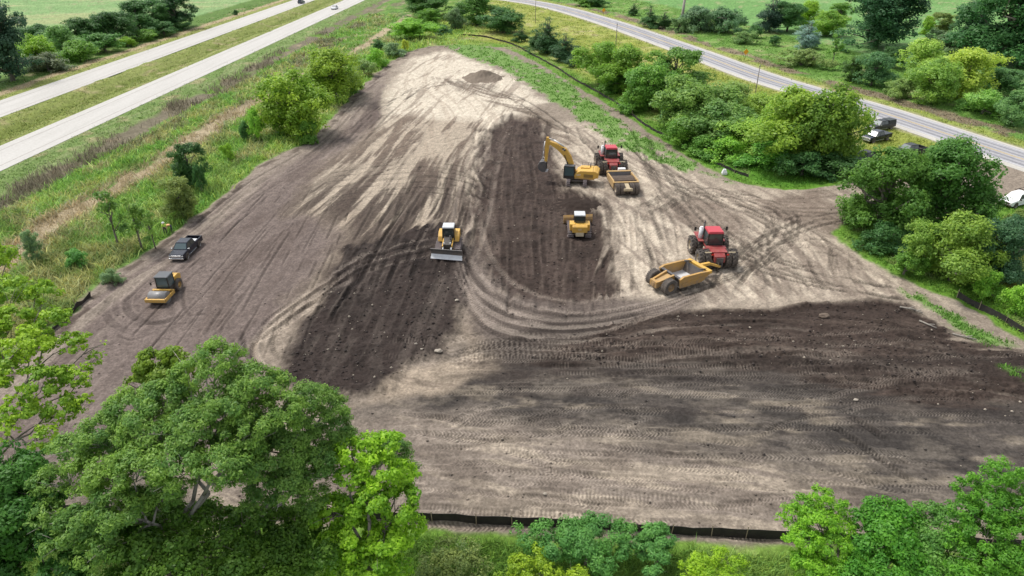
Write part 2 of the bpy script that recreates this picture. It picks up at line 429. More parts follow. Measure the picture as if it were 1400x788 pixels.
def ground_eval(x, y, fine=True):
    f = zone_fields(x, y)
    n1, n2, hw, site, cty = f['n1'], f['n2'], f['hw'], f['site'], f['cty']
    N = len(x)
    col = np.empty((N, 3)); hgt = np.zeros(N)
    def lay(mask, c, n=None):
        m = np.clip(mask, 0, 1)[:, None]
        col[:] = col * (1 - m) + np.asarray(c) * m
    # ---- outside: grass
    ng = fbm(x / 1.3, y / 1.3, 11, 4); ng2 = fbm(x / 7, y / 7, 12, 3)
    col[:] = alb(114, 150, 62)
    lay(sstep(.45, .7, ng2), alb(134, 166, 78)); lay(sstep(.5, .8, ng) * .5, alb(92, 128, 50))
    d = hw + n1 * 1.8 + n2 * 1.5
    wob = n2 * 3.0
    # near verge, strip by strip away from the carriageway
    near = (hw > -1)
    lay(near * sstep(-1, 0, hw) * sstep(7.5, 5.5, d), alb(124, 150, 84))
    lay(sstep(-1, 0, hw) * sstep(7.5, 5.5, d) * sstep(.5, .68, streak(x, y, 86.6, 16, 0.8, 21)) * .6, alb(158, 168, 118))
    vz = sstep(-40, -10, y - 40)
    lay(sstep(5.8, 7.2, d) * sstep(11.5, 9.8, d) * sstep(.32, .5, ng2 + .05), alb(134, 126, 106))
    lay(sstep(10.0, 11.3, d) * sstep(38.8, 37.5, d), alb(102, 146, 62))
    lay(sstep(10.0, 11.3, d) * sstep(39.5, 38, d) * sstep(.5, .62, fbm(x / 2.5, y / 5, 23, 3)) * .7, alb(128, 160, 80))
    wv_ = sstep(11, 13, d) * sstep(38, 36, d)
    lay(wv_ * sstep(.5, .64, fbm(x / 4, y / 8, 91, 4)) * .6, alb(142, 144, 98)); lay(wv_ * sstep(.56, .68, fbm(x / 3, y / 4, 92, 4)) * .7, alb(84, 116, 52))
    tc_ = 22.5 + 6.5 * sstep(150, 210, y)
    tw_ = 2.6 - 1.1 * sstep(120, 200, y)
    td = np.abs(d - tc_)
    lay(sstep(tw_ + .5, tw_ - .6, td) * (y < 285) * sstep(.30, .42, fbm(x / 4, y / 9, 24, 3) + .1), alb(188, 172, 142))
    lay(sstep(8, 10, d) * sstep(24, 20, d) * sstep(.52, .66, fbm(x / 5, y / 16, 25, 3)) * sstep(95, 130, y) * .8, alb(130, 122, 98))
    # median and far side
    med = sstep(-9.0, -9.4, hw) * sstep(-22.9, -22.4, hw)
    lay(med, alb(140, 152, 82)); lay(med * sstep(3.2, .8, np.abs(hw + 15.5 + wob * .3)) * .6, alb(112, 128, 54))
    lay(med * sstep(.5, .7, streak(x, y, 86.6, 14, .9, 26)) * .5, alb(168, 172, 108))
    lay(sstep(-32.3, -32.6, hw), alb(150, 160, 88))
    lay(sstep(-35.2, -36.4, d) , alb(188, 172, 136))
    lay(sstep(-38, -39.4, d), alb(104, 136, 66))
    # fields
    fl = f['fieldL'] = sstep(-50, -53, hw + wob)
    lay(fl, alb(138, 174, 112)); lay(fl * sstep(.5, .7, streak(x, y, 20, 60, 7, 27)) * .55, alb(168, 190, 132)); lay(fl * sstep(.55, .72, streak(x, y, 14, 50, 9, 28)) * .5, alb(196, 190, 140))
    # between the site and the county road
    east = (hw > 30) & (site < 0) & (cty < 0)
    e = east * sstep(-16, -6, x) * sstep(58, 75, y + x * .3)
    lay(e, alb(156, 166, 78)); lay(e * sstep(.42, .62, ng2), alb(176, 182, 98)); lay(e * sstep(.5, .7, fbm(x / 3, y / 3, 31, 3)) * .6, alb(126, 146, 58))
    es = sstep(-9, -3, site) * e
    lay(es * .85, alb(100, 150, 52))
    lay(sstep(-1, 1.5, poly_sd(x, y, Z_GRASSR, 6) + n1 * 3), alb(98, 148, 50))
    # beyond the county road
    b = (cty > 4) * 1.0
    lay(b, alb(108, 148, 66)); lay(b * sstep(.45, .65, ng2), alb(130, 168, 84)); lay(b * sstep(11, 8.5, cty + n1 * 2), alb(158, 172, 88))
    lay(b * sstep(8.5, 9.5, cty + n1 * 2) * sstep(14.5, 13, cty + n1 * 2) * sstep(.45, .55, fbm(x / 9, y / 9, 33, 2) + .12 * sstep(185, 215, y) * sstep(260, 235, y) + .12 * sstep(150, 142, y)), alb(142, 130, 106))
    fr = f['fieldR'] = sstep(44, 47, cty + wob) * b
    lay(fr, alb(122, 168, 96)); lay(fr * sstep(.5, .7, streak(x, y, -20, 70, 8, 34)) * .5, alb(140, 182, 112))
    lay((np.abs(cty) < 5.2) * 1.0, alb(150, 145, 130))
    lay(sstep(6.8, 5.8, np.abs(cty) + n1 * 1.5) * .7, alb(178, 172, 140))
    # dirt beside the entrance and the parked white truck
    pk = np.maximum(poly_sd(x, y, PX((1325, 218), (1420, 205), (1440, 300), (1380, 262), (1340, 252)), 6), 0)
    lay(sstep(.1, 1.6, pk + n1 * 5) * .55 * sstep(.4, .6, ng2), alb(196, 176, 144))
    # dirt strip below the bottom fence
    # ---- the site
    s_in = sstep(-.35, .35, site)
    nf = fbm(x / .45, y / .45, 41, 3); nm = fbm(x / 2.2, y / 2.2, 42, 4); nl = fbm(x / 9, y / 9, 43, 3)
    S = np.empty((N, 3)); S[:] = alb(158, 145, 130)
    def layS(mask, c):
        m = np.clip(mask, 0, 1)[:, None]
        S[:] = S * (1 - m) + np.asarray(c) * m
    TAN, PALE, GB, MAUVE, DK, VDK = alb(190, 176, 157), alb(226, 214, 194), alb(136, 124, 112), alb(130, 117, 110), alb(78, 66, 59), alb(58, 49, 44)
    warp = n1 * 3.2
    sdA = poly_sd(x, y, Z_MAUVE, 8) + warp * .6
    sdB = poly_sd(x, y, Z_BRIGHT, 14) + warp * 1.6
    sdK = poly_sd(x, y, Z_STREAK, 12) + warp
    sdC = poly_sd(x, y, Z_DARKC, 8) + warp * .8 + (streak(x, y, 86, 9, .8, 71) - .5) * 5
    sdF = poly_sd(x, y, Z_DARKF, 8) + warp * .6 + (streak(x, y, 78, 7, .8, 72) - .5) * 4 * sstep(66, 74, y)
    sdR = poly_sd(x, y, Z_TANR, 10) + warp
    sdE = poly_sd(x, y, Z_DARKE, 10) + warp * .5 + (streak(x, y, 0, 7, .7, 73) - .5) * 3 * sstep(60, 54, y)
    sdG = poly_sd(x, y, Z_GREYB, 14) + warp * 1.2
    sdO = poly_sd(x, y, Z_BOTTOM, 10) + warp
    sdH = poly_sd(x, y, Z_TANH, 8) + warp * .7
    k1 = streak(x, y, 80, 16, 1.1, 51, 4); k2 = streak(x, y, 97, 22, .9, 52, 4); k3 = streak(x, y, 2, 14, .9, 53, 4); k4 = streak(x, y, 84, 30, .7, 54, 3)
    k5 = streak(x, y, -14, 9, 1.3, 55, 4)
    layS(sstep(-3, 3, sdO), alb(150, 138, 126))
    layS(sstep(-3, 2, sdB), PALE)
    layS(sstep(-3, 2, sdR), alb(212, 198, 178))
    layS(sstep(-.6, .6, sdA), MAUVE)
    layS(sstep(-.3, .8, sdA) * sstep(.45, .75, k4) * .35, alb(98, 86, 80)); layS(sstep(-.3, .8, sdA) * sstep(.45, .62, streak(x, y, 80, 14, 3, 62, 3)) * .5, alb(104, 91, 84)); layS(sstep(-.3, .8, sdA) * sstep(.5, .65, nl) * .4, alb(152, 138, 129))
    edge = sstep(7, 2, site) * sstep(-5, 0, sdA + 5) * (hw < 60)
    layS(edge * sstep(.3, .55, k4) * .85, alb(166, 153, 139)); layS(sstep(.2, .8, site) * sstep(2.0, 1.2, site) * (hw < 60) * sstep(.45, .55, nm) * .7, alb(84, 73, 65))
    # centre: pale ground scraped through to dark subsoil
    wk = sstep(-3, 3, sdK)
    layS(wk * .8, alb(178, 163, 144))
    layS(wk * sstep(.47, .63, k1 + (nl - .5) * .25) * .85, alb(104, 91, 82))
    layS(sstep(-3, 4, sdB) * sstep(.55, .66, k1 + (nl - .5) * .3) * .6, alb(136, 120, 106))
    layS(sstep(-3, 4, sdB) * sstep(.58, .7, k2) * .35, alb(165, 148, 130))
    lower = wk * sstep(118, 88, y)
    layS(lower * sstep(.36, .50, k1 + .1 * sstep(100, 84, y)) * .9, alb(86, 75, 68))
    layS(sstep(-1.5, 1.5, poly_sd(x, y, Z_PATCH3, 6) + warp * .8) * sstep(.4, .55, streak(x, y, 128, 12, .8, 56)) * .8, alb(112, 98, 86))
    # right: pale haul route with tyre dirt
    wr = sstep(-2, 2, sdR)
    layS(wr * sstep(22, 34, x) * .4, alb(168, 153, 137)); layS(wr * sstep(.48, .62, k2 + (nl - .5) * .3) * .55, alb(140, 126, 113)); layS(wr * sstep(.54, .66, nm) * .4, alb(150, 136, 122)); layS(wr * sstep(.52, .62, streak(x, y, 112, 18, .7, 57)) * .5, alb(120, 106, 96))
    for Zp in (Z_PATCH1, Z_PATCH2): layS(sstep(-1.2, 1.2, poly_sd(x, y, Zp, 6) + warp * .9) * .75, alb(132, 117, 105))
    # dark strip
    wc = sstep(-2.2, 1.5, sdC)
    layS(wc, alb(80, 68, 62)); layS(wc * sstep(.48, .66, nm) * .6, alb(58, 49, 44)); layS(wc * sstep(.56, .7, k4) * .25, alb(116, 102, 92))
    # dark fill
    wf = sstep(-1.1, 1.0, sdF)
    layS(wf, alb(66, 57, 53)); layS(wf * sstep(.48, .64, k1) * .6, alb(88, 79, 73)); layS(wf * sstep(.5, .7, nm) * .6, alb(48, 41, 38))
    # bottom right
    wo = sstep(-2, 2, sdO)
    layS(wo * sstep(.54, .66, k3) * .4, alb(120, 108, 98)); layS(wo * sstep(.53, .66, k5) * .55, alb(190, 176, 156)); layS(wo * sstep(.56, .7, fbm(x / 3.5, y / 1.8, 59, 4)) * .5, alb(108, 97, 88))
    wg = sstep(-3, 2.5, sdG)
    layS(wg * .96, alb(68, 64, 61)); layS(wg * sstep(.46, .60, k3) * .7, alb(72, 66, 62)); layS(wg * sstep(.48, .74, fbm(x / 3.2, y / 1.3, 58, 5) + (k3 - .5) * .25) * .30, alb(160, 149, 135)); layS(wg * sstep(.5, .62, k5) * .3, alb(118, 109, 101)); layS(wg * sstep(.55, .78, fbm(x / 3.6, y / 1.1, 63, 5) + (k5 - .5) * .3) * .42, alb(180, 166, 146))
    layS(sstep(-.8, .8, sdH) * .85, alb(182, 166, 146)); layS(sstep(-.8, .8, sdH) * sstep(.5, .62, k5) * .6, alb(126, 113, 101))
    layS(sstep(-1.2, 1.2, poly_sd(x, y, Z_SWEEP, 6) + warp * .6) * .9, alb(112, 101, 94)); layS(sstep(-3, 2.5, poly_sd(x, y, Z_MERGE, 8) + warp * 1.2 + (k3 - .5) * 5) * .9, alb(74, 66, 61)); layS(sstep(-2.5, 1.5, poly_sd(x, y, Z_BAND, 8) + warp) * .8, alb(62, 56, 53))
    we = sstep(-.9, .8, sdE)
    layS(we, alb(74, 63, 57)); layS(we * sstep(.5, .66, k3) * .55, alb(100, 87, 78)); layS(we * sstep(.48, .66, nm) * .5, alb(56, 47, 42))
    layS(we * sstep(46, 51, y) * sstep(55, 51.5, y + k3 * 3) * .6, alb(60, 53, 49))
    layS(sstep(.35, 1.0, sdE) * sstep(2.2, 1.2, sdE) * (y > 58) * .5, alb(52, 43, 38))
    # clods and fine grain
    S *= (0.72 + 0.56 * nf)[:, None]
    S *= (0.82 + 0.36 * vnoise(x / .14, y / .14, 44))[:, None]
    # young green between the pale soil
    wz = np.maximum(poly_sd(x, y, Z_WEEDS, 5), np.maximum(poly_sd(x, y, Z_WEEDS2, 5), poly_sd(x, y, Z_WEEDS3, 5)))
    f['weeds'] = sstep(-.6, 1.0, wz + n1 * 3.4) * sstep(.33, .48, fbm(x / 1.3, y / 2.2, 45, 4) + .14 * sstep(-.5, 2.5, wz))
    layS(f['weeds'] * .8, alb(118, 166, 70))
    col[:] = col * (1 - s_in[:, None]) + S * s_in[:, None]
    f['s_in'] = s_in
    g_out = 1 - s_in
    col *= (1 - .22 * g_out + .44 * g_out * vnoise(x / .35, y / .35, 46))[:, None]
    # ---- relief
    hgt += s_in * ((nm - .5) * .16 + (nf - .5) * .07)
    hgt += s_in * ((k1 - .5) * .25 * wk + (k3 - .5) * .25 * (wo + we) + (k2 - .5) * .2 * wr + (k4 - .5) * .12 * sstep(-.5, .5, sdA))
    hgt += wf * .30 * sstep(-.6, 1.2, sdF) + we * (.40 * sstep(-.5, 3.5, sdE)) - wc * .35
    hgt += (wf + we + wc) * ((nm - .5) * .26 + (nf - .5) * .15)
    hgt += s_in * .30 * nf * (sstep(-.7, .1, sdE) * sstep(1.4, .3, sdE) * (y > 56) + sstep(-.5, .1, sdF) * sstep(1.2, .3, sdF) * .6) + s_in * .35 * nf * sstep(-1.0, -.3, sdC) * sstep(.9, .2, sdC) * (x > 8)
    flat = np.minimum(1, sstep(0, 1.5, np.abs(cty) - 5.6)) * np.clip(sstep(-.2, 1.5, hw) + (sstep(-9.0, -10.5, hw) * sstep(-23.9, -22.4 + .8, hw)) + sstep(-32.2, -33.5, hw), 0, 1)
    hgt += g_out * ((ng - .5) * .25 + (ng2 - .5) * .5) * flat
    hgt += -g_out * med * .9 * sstep(5.5, 0, np.abs(hw + 15.6))                                     # median swale
    hgt += -g_out * sstep(4, 9, hw) * sstep(16, 11, hw) * .5 * (hw < 20)
    f['dark'] = np.clip(wf + we + wc, 0, 1) * s_in
    return hgt, col, f

def gz(x, y):
    h, _, _ = ground_eval(np.array([float(x)]), np.array([float(y)]))
    return float(h[0])
# ------------------------------------------------------------------ the ground: one sheet, finer towards the viewer's side
def build_ground():
    vs = np.concatenate([np.linspace(835, -25, 830), np.linspace(-27, -95, 30)])
    q = (vs - 394) / FOC
    Zr = CAM_H / (sp + cp * q); Yr = Zr * (cp - sp * q)
    y0 = Yr[0]
    near = np.linspace(-160, y0 - .4, 20)
    Yr = np.concatenate([near, Yr, [4500, 9000]])
    Wr = np.maximum(0.76 * (Yr * cp + CAM_H * sp), 0.76 * (y0 * cp + CAM_H * sp))
    t_in = np.linspace(-1.03, 1.03, 960)
    t_out = np.array([1.06, 1.1, 1.16, 1.25, 1.4, 1.6, 2, 2.6, 3.5, 5, 8])
    T = np.concatenate([-t_out[::-1], t_in, t_out])
    nr, nc = len(Yr), len(T)
    X = (Wr[:, None] * T[None, :]).ravel(); Y = np.repeat(Yr, nc)
    h, col, f = ground_eval(X, Y)
    shape = (nr, nc)
    # ---------- tyre and crawler tracks pressed into the site
    rng = np.random.default_rng(4)
    dh = np.zeros(nr * nc); mul = np.ones(nr * nc); add = np.zeros(nr * nc)
    tone = np.zeros(nr * nc)
    X2, Y2 = X.reshape(shape), Y.reshape(shape)
    def rut(pts, w, c, lug=0.0, pitch=.5, deep=.05, seed=0, chev=1.0, solid=0.0):
        """one rut along pts: w width, c how much darker(+)/paler(-) the pressed soil is"""
        D = {}
        pts = np.asarray(pts)
        slen = 0.0
        pad = w * .5 + .35
        segs = []
        for a, b in zip(pts, pts[1:]):
            L = math.hypot(*(b - a))
            if L < 1e-6: continue
            segs.append((a, b, L, slen)); slen += L
        if slen < 1: return
        best = None
        ylo, yhi = pts[:, 1].min() - pad, pts[:, 1].max() + pad
        i0, i1 = np.searchsorted(Yr, ylo), np.searchsorted(Yr, yhi)
        if i1 <= i0: return
        dist = np.full((i1 - i0, nc), 9.0, np.float32); ss = np.zeros((i1 - i0, nc), np.float32); off = np.zeros((i1 - i0, nc), np.float32)
        for a, b, L, s0 in segs:
            j0, j1 = np.searchsorted(Yr, min(a[1], b[1]) - pad), np.searchsorted(Yr, max(a[1], b[1]) + pad)
            if j1 <= j0: continue
            wm = Wr[j0:j1]
            xl, xh = min(a[0], b[0]) - pad, max(a[0], b[0]) + pad
            tl, th = min((xl / wm).min(), (xl / wm).max()), max((xh / wm).min(), (xh / wm).max())
            c0, c1 = np.searchsorted(T, tl), np.searchsorted(T, th)
            if c1 <= c0: continue
            xx, yy = X2[j0:j1, c0:c1], Y2[j0:j1, c0:c1]
            e = (b - a) / L
            t = np.clip((xx - a[0]) * e[0] + (yy - a[1]) * e[1], 0, L)
            dx, dy = xx - a[0] - t * e[0], yy - a[1] - t * e[1]
            dd = np.sqrt(dx * dx + dy * dy)
            sl = (slice(j0 - i0, j1 - i0), slice(c0, c1))
            m = dd < dist[sl]
            dist[sl] = np.where(m, dd, dist[sl]); ss[sl] = np.where(m, s0 + t, ss[sl])
            off[sl] = np.where(m, dx * -e[1] + dy * e[0], off[sl])
        idx = np.nonzero(dist.ravel() < pad)[0]
        if len(idx) == 0: return
        d_ = dist.ravel()[idx].astype(float); s_ = ss.ravel()[idx].astype(float); o_ = off.ravel()[idx]
        g = idx + i0 * nc
        fade = sstep(0, 2.5, s_) * sstep(0, 2.5, slen - s_) * sstep(.32, .62, vnoise(s_ / 3.4, np.full_like(s_, seed * 1.7), seed + 3)) * (1 - solid) + solid * sstep(0, 2.5, s_) * sstep(0, 2.5, slen - s_)
        core = sstep(w * .5 + .06, w * .5 - .08, d_) * fade
        berm = sstep(.30, .0, np.abs(d_ - w * .5 - .12)) * fade
        k = c * core
        if lug:
            ph = np.sin(2 * math.pi * (s_ / pitch + chev * np.abs(o_) / pitch * .8))
            k = k + lug * core * ph
            dh[g] += core * ph * .025
        tone[g] += k - .05 * berm
        dh[g] += -deep * core + deep * .8 * berm
    def track(px, gauge=2.1, w=.55, c=.14, lug=0.0, pitch=.5, deep=.05, world=False, chev=1.0, solid=0.0):
        pts = np.array(smooth_line(px if world else PX(*px), 1.0))
        sd = int(rng.integers(1, 9999))
        if gauge == 0:
            rut(pts, w, c, lug, pitch, deep, sd, chev, solid); return
        tg = np.gradient(pts, axis=0); tg /= np.linalg.norm(tg, axis=1)[:, None] + 1e-9
        nrm = np.stack([-tg[:, 1], tg[:, 0]], 1)
        for s_ in (-1, 1): rut(pts + nrm * gauge / 2 * s_, w, c, lug, pitch, deep, sd + s_, chev, solid)
    # the sweep the scraper cuts round from the dark strip to the right
    for o, c in ((-8, .3), (0, -.45), (5, .38), (11, -.42), (17, .34), (24, -.38), (30, .3)):
        track([(628 - o * .2, 345 + o), (648, 392 + o * 1.3), (690, 422 + o * 1.3), (760, 438 + o * .9), (840, 432 + o * .8), (905, 416 + o * .5), (960, 396 + o * .3)], 0, .75, c, .18, .34, solid=.6)
    track([(640, 300), (660, 355), (700, 395), (780, 418), (850, 412), (900, 402)], 2.6, .7, -.4, .2, .34, solid=.5)
    track([(640, 375), (675, 425), (750, 456), (850, 452), (930, 438)], 2.6, .7, -.4, .2, .34, solid=.5)
    # dozer arcs on the left of the dark fill
    for o, c in ((0, -.36), (6, .3), (12, -.3), (18, .3), (24, -.25)):
        track([(600, 325 + o), (555, 336 + o), (500, 352 + o), (455, 378 + o), (400, 415 + o), (362, 445 + o * .8), (347, 475), (356, 498 + o * .3), (380, 516)], 0, .55, c * 1.2, .22, .34, solid=.65)
    track([(445, 400), (392, 428), (362, 458), (360, 485), (385, 508)], 1.9, .55, .42, .25, .34, solid=.6)
    track([(330, 450), (338, 485), (372, 512)], 0, .5, .42, .2, .34)
    # pale stringline between mauve and dark
    track([(410, 440), (470, 385), (520, 330), (560, 280), (590, 240)], 0, .4, -.22)
    track([(380, 462), (430, 412), (475, 372)], 0, .7, -.2, .1)
    # rolled lanes of the left part, parallel to its edge
    for k in range(16):
        x0 = 150 + k * 17 + rng.uniform(-6, 6)
        u1, v1 = x0, 505 - rng.uniform(0, 40)
        u2, v2 = 370 + k * 8, 250 + rng.uniform(-15, 45)
        track([(u1, v1), ((u1 + u2) / 2 + rng.uniform(-6, 6), (v1 + v2) / 2), (u2, v2)], 0, rng.uniform(.12, .36), rng.uniform(.16, .48), 0, .5, .05)
    for o in (0, 8, 17, 28):
        track([(120 + o, 445), (180 + o, 392), (260 + o, 322 + o * .2), (340 + o, 255 + o * .3), (430 + o, 200 + o * .3), (490 + o * .5, 140)], 1.8, .6, rng.uniform(-.2, .42))
    track([(165, 400), (160, 428), (185, 446), (225, 448), (262, 430)], 1.9, .8, .30)
    track([(180, 398), (172, 420), (200, 438), (240, 428)], 1.9, .6, .22)
    track([(160, 447), (158, 455), (180, 465), (210, 455)], 0, .3, .3)
    track([(290, 355), (255, 385), (250, 410), (262, 432), (300, 420)], 0, .4, .22)
    # centre fan
    for k in range(22):
        u1 = 430 + k * 10 + rng.uniform(-8, 8); v1 = 430 - k * 4 + rng.uniform(-40, 30)
        u2 = u1 + 110 - k * 4 + rng.uniform(-10, 10); v2 = v1 - rng.uniform(90, 190)
        track([(u1, v1), ((u1 + u2) / 2 + rng.uniform(-5, 5), (v1 + v2) / 2), (u2, v2)], rng.choice([0, 1.9, 2.2]), rng.uniform(.3, .6), rng.choice([-.26, .3, .4]), 0, .5, .05)
    for v in (228, 240, 248, 262):
        track([(440, v + 14), (520, v + 2), (590, v - 2), (640, v + 6), (668, v + 22)], 2.0, .5, .36, solid=.4)
    for o in (0, 5, 9, 16): track([(632, 310), (640, 260 - o), (652 + o * .5, 210), (662, 170), (690, 150)], 2.0, .5, rng.choice([-.22, .2]))
    # tracks over the pale crown
    for k in range(16):
        v = 100 + k * 8
        track([(560 - k * 6, v + 40 + rng.uniform(-9, 9)), (600, v + 5 + rng.uniform(-5, 5)), (660, v - 5), (730 + rng.uniform(-10, 30), v + 14 + rng.uniform(-5, 9))], rng.choice([0, 2.0]), .5, rng.uniform(-.14, .24))
    for o in range(6): track([(690 + o * 4, 150), (740 + o * 3, 160 + o * 2), (790 + o * 3, 186 + o * 3), (830, 215 + o * 5)], 0, .5, rng.uniform(.12, .3))
    # the dark strip
    for k in range(14):
        u = 668 + k * 11
        track([(u + rng.uniform(-6, 6), 405), (u - 2, 330), (u - 6 + rng.uniform(-4, 4), 250), (695 + k * 3.4, 165)], 0, rng.uniform(.4, .9), rng.uniform(-.14, .3), .08)
    # haul road on the right
    for k in range(22):
        u1 = 790 + k * 15 + rng.uniform(-8, 8)
        track([(780 + k * 8 + rng.uniform(-6, 6), 172 + k * 4.2), (u1 + 30, 250 + k * 3.5), (u1 + 60 + rng.uniform(-10, 10), 330 + k * 2), (u1 + 80 + rng.uniform(-15, 15), 405)], rng.choice([0, 2.2, 2.8]), rng.uniform(.4, .75), rng.uniform(-.2, .32), .14, .34)
    for k in range(7):
        track([(1170, 262 + k * 7), (1080, 268 + k * 5), (985, 262 + k * 3), (920, 232 + k * 2), (860, 195)], 2.2, .6, rng.uniform(-.16, .32), .12, .34)
    for k in range(6): track([(848 + k * 7, 290), (850 + k * 8, 345), (852 + k * 9, 400)], 0, .6, rng.uniform(-.1, .25), .1)
    for k in range(6): track([(1160, 330 + k * 10), (1110, 322 + k * 9), (1040, 330 + k * 8), (980, 322 + k * 4)], 2.2, .6, rng.uniform(.05, .32), .18, .34)
    for k in range(5): track([(960 + k * 14, 408), (1030 + k * 10, 345), (1060, 320 - k * 6), (1010, 286)], 0, .55, rng.uniform(.05, .32), .18, .34)
    # lower ground, driven across
    for k in range(30):
        v = 478 + k * 8.6 + rng.uniform(-4, 4)
        u0 = rng.uniform(470, 800); u1 = u0 + rng.uniform(300, 760)
        tilt = rng.uniform(-.05, .12)
        track([(u0, v), ((u0 + u1) / 2, v + (u1 - u0) * tilt * .4 + rng.uniform(-8, 8)), (u1, v + (u1 - u0) * tilt)], rng.choice([0, 2.0, 2.4]), rng.uniform(.5, .75), rng.uniform(-.20, .10), rng.uniform(.22, .42), rng.uniform(.24, .32), .05, chev=rng.choice([0, 1, 1]))
    for k in range(14):
        u0, v0 = rng.uniform(600, 1350), rng.uniform(540, 650)
        a = rng.uniform(.25, .7) * rng.choice([1, 1, -1]); L = rng.uniform(80, 220)
        track([(u0, v0), (u0 + L * .5, v0 + L * .5 * a + rng.uniform(-12, 12)), (u0 + L, v0 + L * a * rng.uniform(.5, 1.1))], rng.choice([0, 2.0]), .65, rng.uniform(-.24, .12), rng.uniform(.28, .45), .29, .05)
    track([(560, 575), (640, 590), (720, 588), (790, 566), (850, 530), (930, 520), (1030, 545)], 2.0, .65, .12, .34, .27)
    track([(1120, 560), (1180, 595), (1240, 640), (1300, 672)], 2.2, .7, .24, .3, .3, .1)
    track([(1210, 620), (1245, 645), (1285, 668)], 0, 1.2, .42, 0, .5, .15)
    for k in range(12):
        v = 428 + k * 8
        track([(820 - k * 6, v + 20), (960, v + rng.uniform(-3, 5)), (1120, v + 4 + rng.uniform(-4, 4)), (1300 + k * 8, v + 34 + rng.uniform(-4, 6))], rng.choice([0, 0, 2.0]), rng.uniform(.4, .8), rng.uniform(-.24, .2), rng.choice([0, .12]), .5, .05)
    for k in range(8):
        track([(600, 480 + k * 5), (680, 462 + k * 4), (760, 468 + k * 3), (850, 480 + k * 3)], rng.choice([0, 2.0]), .6, rng.uniform(-.3, .15), .24, .5)
    for k in range(12):
        u = 440 + k * 16
        track([(u - 30, 520 + rng.uniform(-20, 8)), (u + 10, 440), (u + 40 + rng.uniform(-8, 8), 372)], 0, rng.uniform(.4, 1.0), rng.uniform(-.22, .16), 0)
    # loops round the far end, the middle machines and the haul road
    for o in (0, 7, 15): track([(900 + o, 396 + o * .4), (985 + o, 372), (1050 + o, 335), (1060 + o, 300 - o * .6), (1010, 276 - o * .5), (940, 268 - o * .4), (890 - o, 290)], 2.4, .6, rng.choice([.36, .3, -.3]), .18, .34, solid=.5)
    for o in (0, 6, 13): track([(870, 175 + o), (905, 235 + o), (960, 300 + o), (1040, 350 + o), (1150, 385 + o * .5), (1250, 405)], 2.4, .65, rng.choice([.4, -.35]), .18, .34)
    for o in (0, 8): track([(1165, 285 + o), (1100, 300 + o), (1040, 330 + o), (1000, 372 + o), (985, 405)], 2.4, .65, .42, .2, .34)
    for o in (0, 9, 18): track([(470 + o, 195), (520 + o, 150 - o * .3), (585, 122 - o * .4), (650, 118 - o * .3), (715, 140), (770, 178)], 2.2, .55, rng.choice([.4, .34]), .1, .34)
    s_in = f['s_in']
    tone = np.clip(tone, -.55, .6) * s_in
    col = np.where(tone[:, None] > 0, col * (1 - tone[:, None]), col * (1 + .9 * (-tone[:, None])) + (alb(206, 194, 178) - col) * (-tone[:, None]) * .40)
    h = h + np.clip(dh, -.22, .16) * s_in
    V = np.stack([X, Y, h], 1)
    ii, jj = np.meshgrid(np.arange(nr - 1), np.arange(nc - 1), indexing='ij')
    a = (ii * nc + jj).ravel()
    quads = np.stack([a, a + 1, a + nc + 1, a + nc], 1)
    m, n, l, b = new_mat('ground_surface')
    at = n.new('ShaderNodeAttribute'); at.attribute_name = 'surface'
    tc = n.new('ShaderNodeTexCoord')
    nz = n.new('ShaderNodeTexNoise'); nz.inputs['Scale'].default_value = 4.5; nz.inputs['Detail'].default_value = 9; nz.inputs['Roughness'].default_value = .72
    l.new(tc.outputs['Object'], nz.inputs['Vector'])
    mr = n.new('ShaderNodeMapRange'); mr.inputs['From Min'].default_value = .3; mr.inputs['From Max'].default_value = .7
    mr.inputs['To Min'].default_value = .62; mr.inputs['To Max'].default_value = 1.38
    l.new(nz.outputs['Fac'], mr.inputs['Value'])
    mu = n.new('ShaderNodeVectorMath'); mu.operation = 'SCALE'
    l.new(at.outputs['Color'], mu.inputs[0]); l.new(mr.outputs['Result'], mu.inputs['Scale'])
    l.new(mu.outputs['Vector'], b.inputs['Base Color'])
    b.inputs['Roughness'].default_value = .95; b.inputs['Specular IOR Level'].default_value = .12
    bp = n.new('ShaderNodeBump'); bp.inputs['Strength'].default_value = .55; bp.inputs['Distance'].default_value = .12
    l.new(nz.outputs['Fac'], bp.inputs['Height']); l.new(bp.outputs['Normal'], b.inputs['Normal'])
    fc = lambda k: k[quads].mean(1)
    site_f = fc(f['s_in']) > .5
    fld = (fc(np.maximum(f['fieldL'], f['fieldR'])) > .5) & ~site_f
    for name, msk in (('ground', ~site_f & ~fld), ('bare_soil', site_f), ('crop_field', fld)):
        qs = quads[msk]
        used, inv = np.unique(qs, return_inverse=True)
        me = np_mesh(name, V[used], inv.reshape(-1), 4, True)
        set_col(me, 'surface', col[used])
        o = link_mesh(name, me, None, m)
        tag(o, kind='structure')
build_ground()

